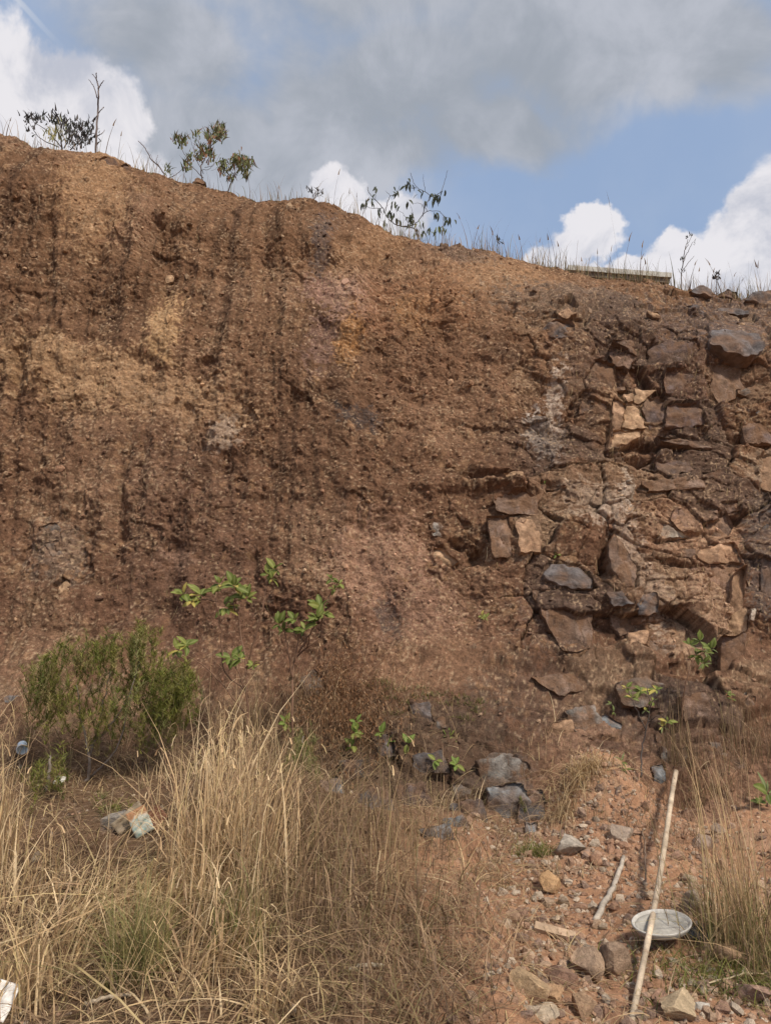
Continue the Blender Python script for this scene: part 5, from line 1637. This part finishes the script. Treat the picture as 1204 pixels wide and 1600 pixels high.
boxmesh(mb, (.20, .05, .022), Matrix.Translation(Vector(p) + Vector((.0, 0, .03))) @ Euler((.35, .16, -.25)).to_matrix().to_4x4(), (.38, .27, .18), 6)
tag(mb.build('plank', M_wood, None, False), 'broken piece of brown plank on the gravel in the gully', 'plank')

# white oval dish
p = hit(1034, 1476) + np.array([0, 0, .012])
n = 40
prof = [(0.0, .012), (.55, .010), (.80, .014), (.90, .030), (.97, .042), (1.0, .044), (1.03, .040), (1.0, .030), (.92, .012), (.80, .000), (0.0, -.002)]


def lathe(prof, rx, ry, n, M_, cx=0):
    V, Fc = [], []
    for (r_, z_) in prof:
        for i in range(n):
            a_ = 2 * math.pi * i / n
            V.append(tuple(M_ @ Vector((rx * r_ * math.cos(a_), ry * r_ * math.sin(a_), z_))))
    for j in range(len(prof) - 1):
        for i in range(n):
            i2 = (i + 1) % n
            Fc.append([j * n + i, j * n + i2, (j + 1) * n + i2, (j + 1) * n + i])
    return V, Fc


dt = empty('dish', p, 'white oval plastic dish lying tilted on the soil', 'dish')
Md = Matrix.Translation(Vector(p) + Vector((0, 0, .050))) @ Euler((.22, -.08, .05)).to_matrix().to_4x4()
mb = MB(); V, Fc = lathe(prof[:4] + prof[8:], .140, .095, n, Md); mb.add(V, Fc, (.36, .34, .30)); mb.build('dish_bowl', M_litter, dt)
mb = MB(); V, Fc = lathe(prof[3:9], .141, .096, n, Md); mb.add(V, Fc, (.45, .43, .39)); mb.build('rim', M_litter, dt)

# small pale plastic cup
p = hit(38, 1172)
d_ = np.linalg.norm(p - EYE)
r_ = 7.0 / F * d_
ct = empty('cup', p, 'small pale blue plastic cup lying on bare soil at the left edge', 'cup')
Mc = Matrix.Translation(Vector(p) + Vector((0, -.03, r_ * .9))) @ Euler((R(115), 0, R(28))).to_matrix().to_4x4()
mb = MB(); V, Fc = lathe([(0, -.035), (.78, -.035), (.85, -.03), (1, .035), (.94, .035), (.8, -.025), (0, -.025)], r_, r_, 20, Mc); mb.add(V, Fc, (.58, .68, .74)); mb.build('cup_body', M_litter, ct)
mb = MB(); V, Fc = lathe([(1.0, .031), (1.12, .033), (1.12, .040), (.96, .040), (.96, .031)], r_, r_, 20, Mc); mb.add(V, Fc, (.70, .75, .78)); mb.build('rim', M_litter, ct)


# crumpled sheets
def sheet(name, c, w_, h_, M_rot, colfn, label, cat, crump=.15, th=.004, parent=None, nn=12):
    V, Cc = [], []
    for s_ in (0, 1):
        for j in range(nn + 1):
            for i in range(nn + 1):
                a_, b_ = i / nn - .5, j / nn - .5
                z_ = crump * w_ * float(fbm(np.array(a_ * 3 + c[0]), np.array(b_ * 3.0), 4.0, 2)) + th * (s_ - .5)
                V.append(tuple(Vector(c) + M_rot @ Vector((a_ * w_, b_ * h_, z_))))
                Cc.append(colfn(a_, b_))
    m = (nn + 1) ** 2
    Fc = []
    for j in range(nn):
        for i in range(nn):
            a_ = j * (nn + 1) + i
            Fc.append([a_, a_ + 1, a_ + nn + 2, a_ + nn + 1])
            Fc.append([m + a_, m + a_ + nn + 1, m + a_ + nn + 2, m + a_ + 1])
    rim_ = [i for i in range(nn + 1)] + [j * (nn + 1) + nn for j in range(1, nn + 1)] + [nn * (nn + 1) + i for i in range(nn - 1, -1, -1)] + [j * (nn + 1) for j in range(nn - 1, 0, -1)]
    for k in range(len(rim_)):
        a_, b_ = rim_[k], rim_[(k + 1) % len(rim_)]
        Fc.append([b_, a_, a_ + m, b_ + m])
    o = link(name, mesh_from(name, np.array(V), Fc, M_litter, np.array(Cc), True), parent)
    if label: tag(o, label, cat)
    return o


p = hit(95, 1226)
sheet('paper', p + [0, -.02, .03], .075, .06, Euler((.9, .1, .2)).to_matrix(), lambda a, b: (.70, .68, .64), 'small crumpled white paper scrap on the litter near the grey stems', 'paper', .35)
p = hit(5, 1582)
sheet('plastic_piece', p + [-.02, 0, .05], .13, .13, Euler((1.0, .1, -.3)).to_matrix(), lambda a, b: (.76, .74, .70), 'broken white plastic piece at the bottom left corner', 'plastic', .12, .006)
p = hit(226, 1300)
ct = empty('carton', p, 'torn open carton with pale green printed side and rusty brown inside', 'carton')


def cart_col(a, b):
    if b > .30 - abs(a) * .25: return (.38, .20, .10)
    if b > .22 - abs(a) * .2: return (.50, .42, .33)
    v = math.sin(a * 19 + b * 7) + math.sin(b * 23 - a * 5)
    return (.44, .45, .38) if v > .1 else ((.20, .30, .27) if v < -.9 else (.34, .38, .33))


sheet('side_panel', p + [-.01, -.05, .065], .11, .15, Euler((1.25, -.45, .35)).to_matrix(), cart_col, None, None, .18, .005, ct)
sheet('inner_flap', p + [.065, .0, .075], .11, .11, Euler((1.1, .6, -.5)).to_matrix(), lambda a, b: (.17, .075, .04), None, None, .10, .005, ct)
p = hit(200, 1298)
sheet('bark_piece', p + [0, 0, .07], .09, .19, Euler((1.3, .9, .2)).to_matrix(), lambda a, b: (.24, .19, .13), 'curled brown piece of bark standing left of the torn carton', 'bark', .3, .008)
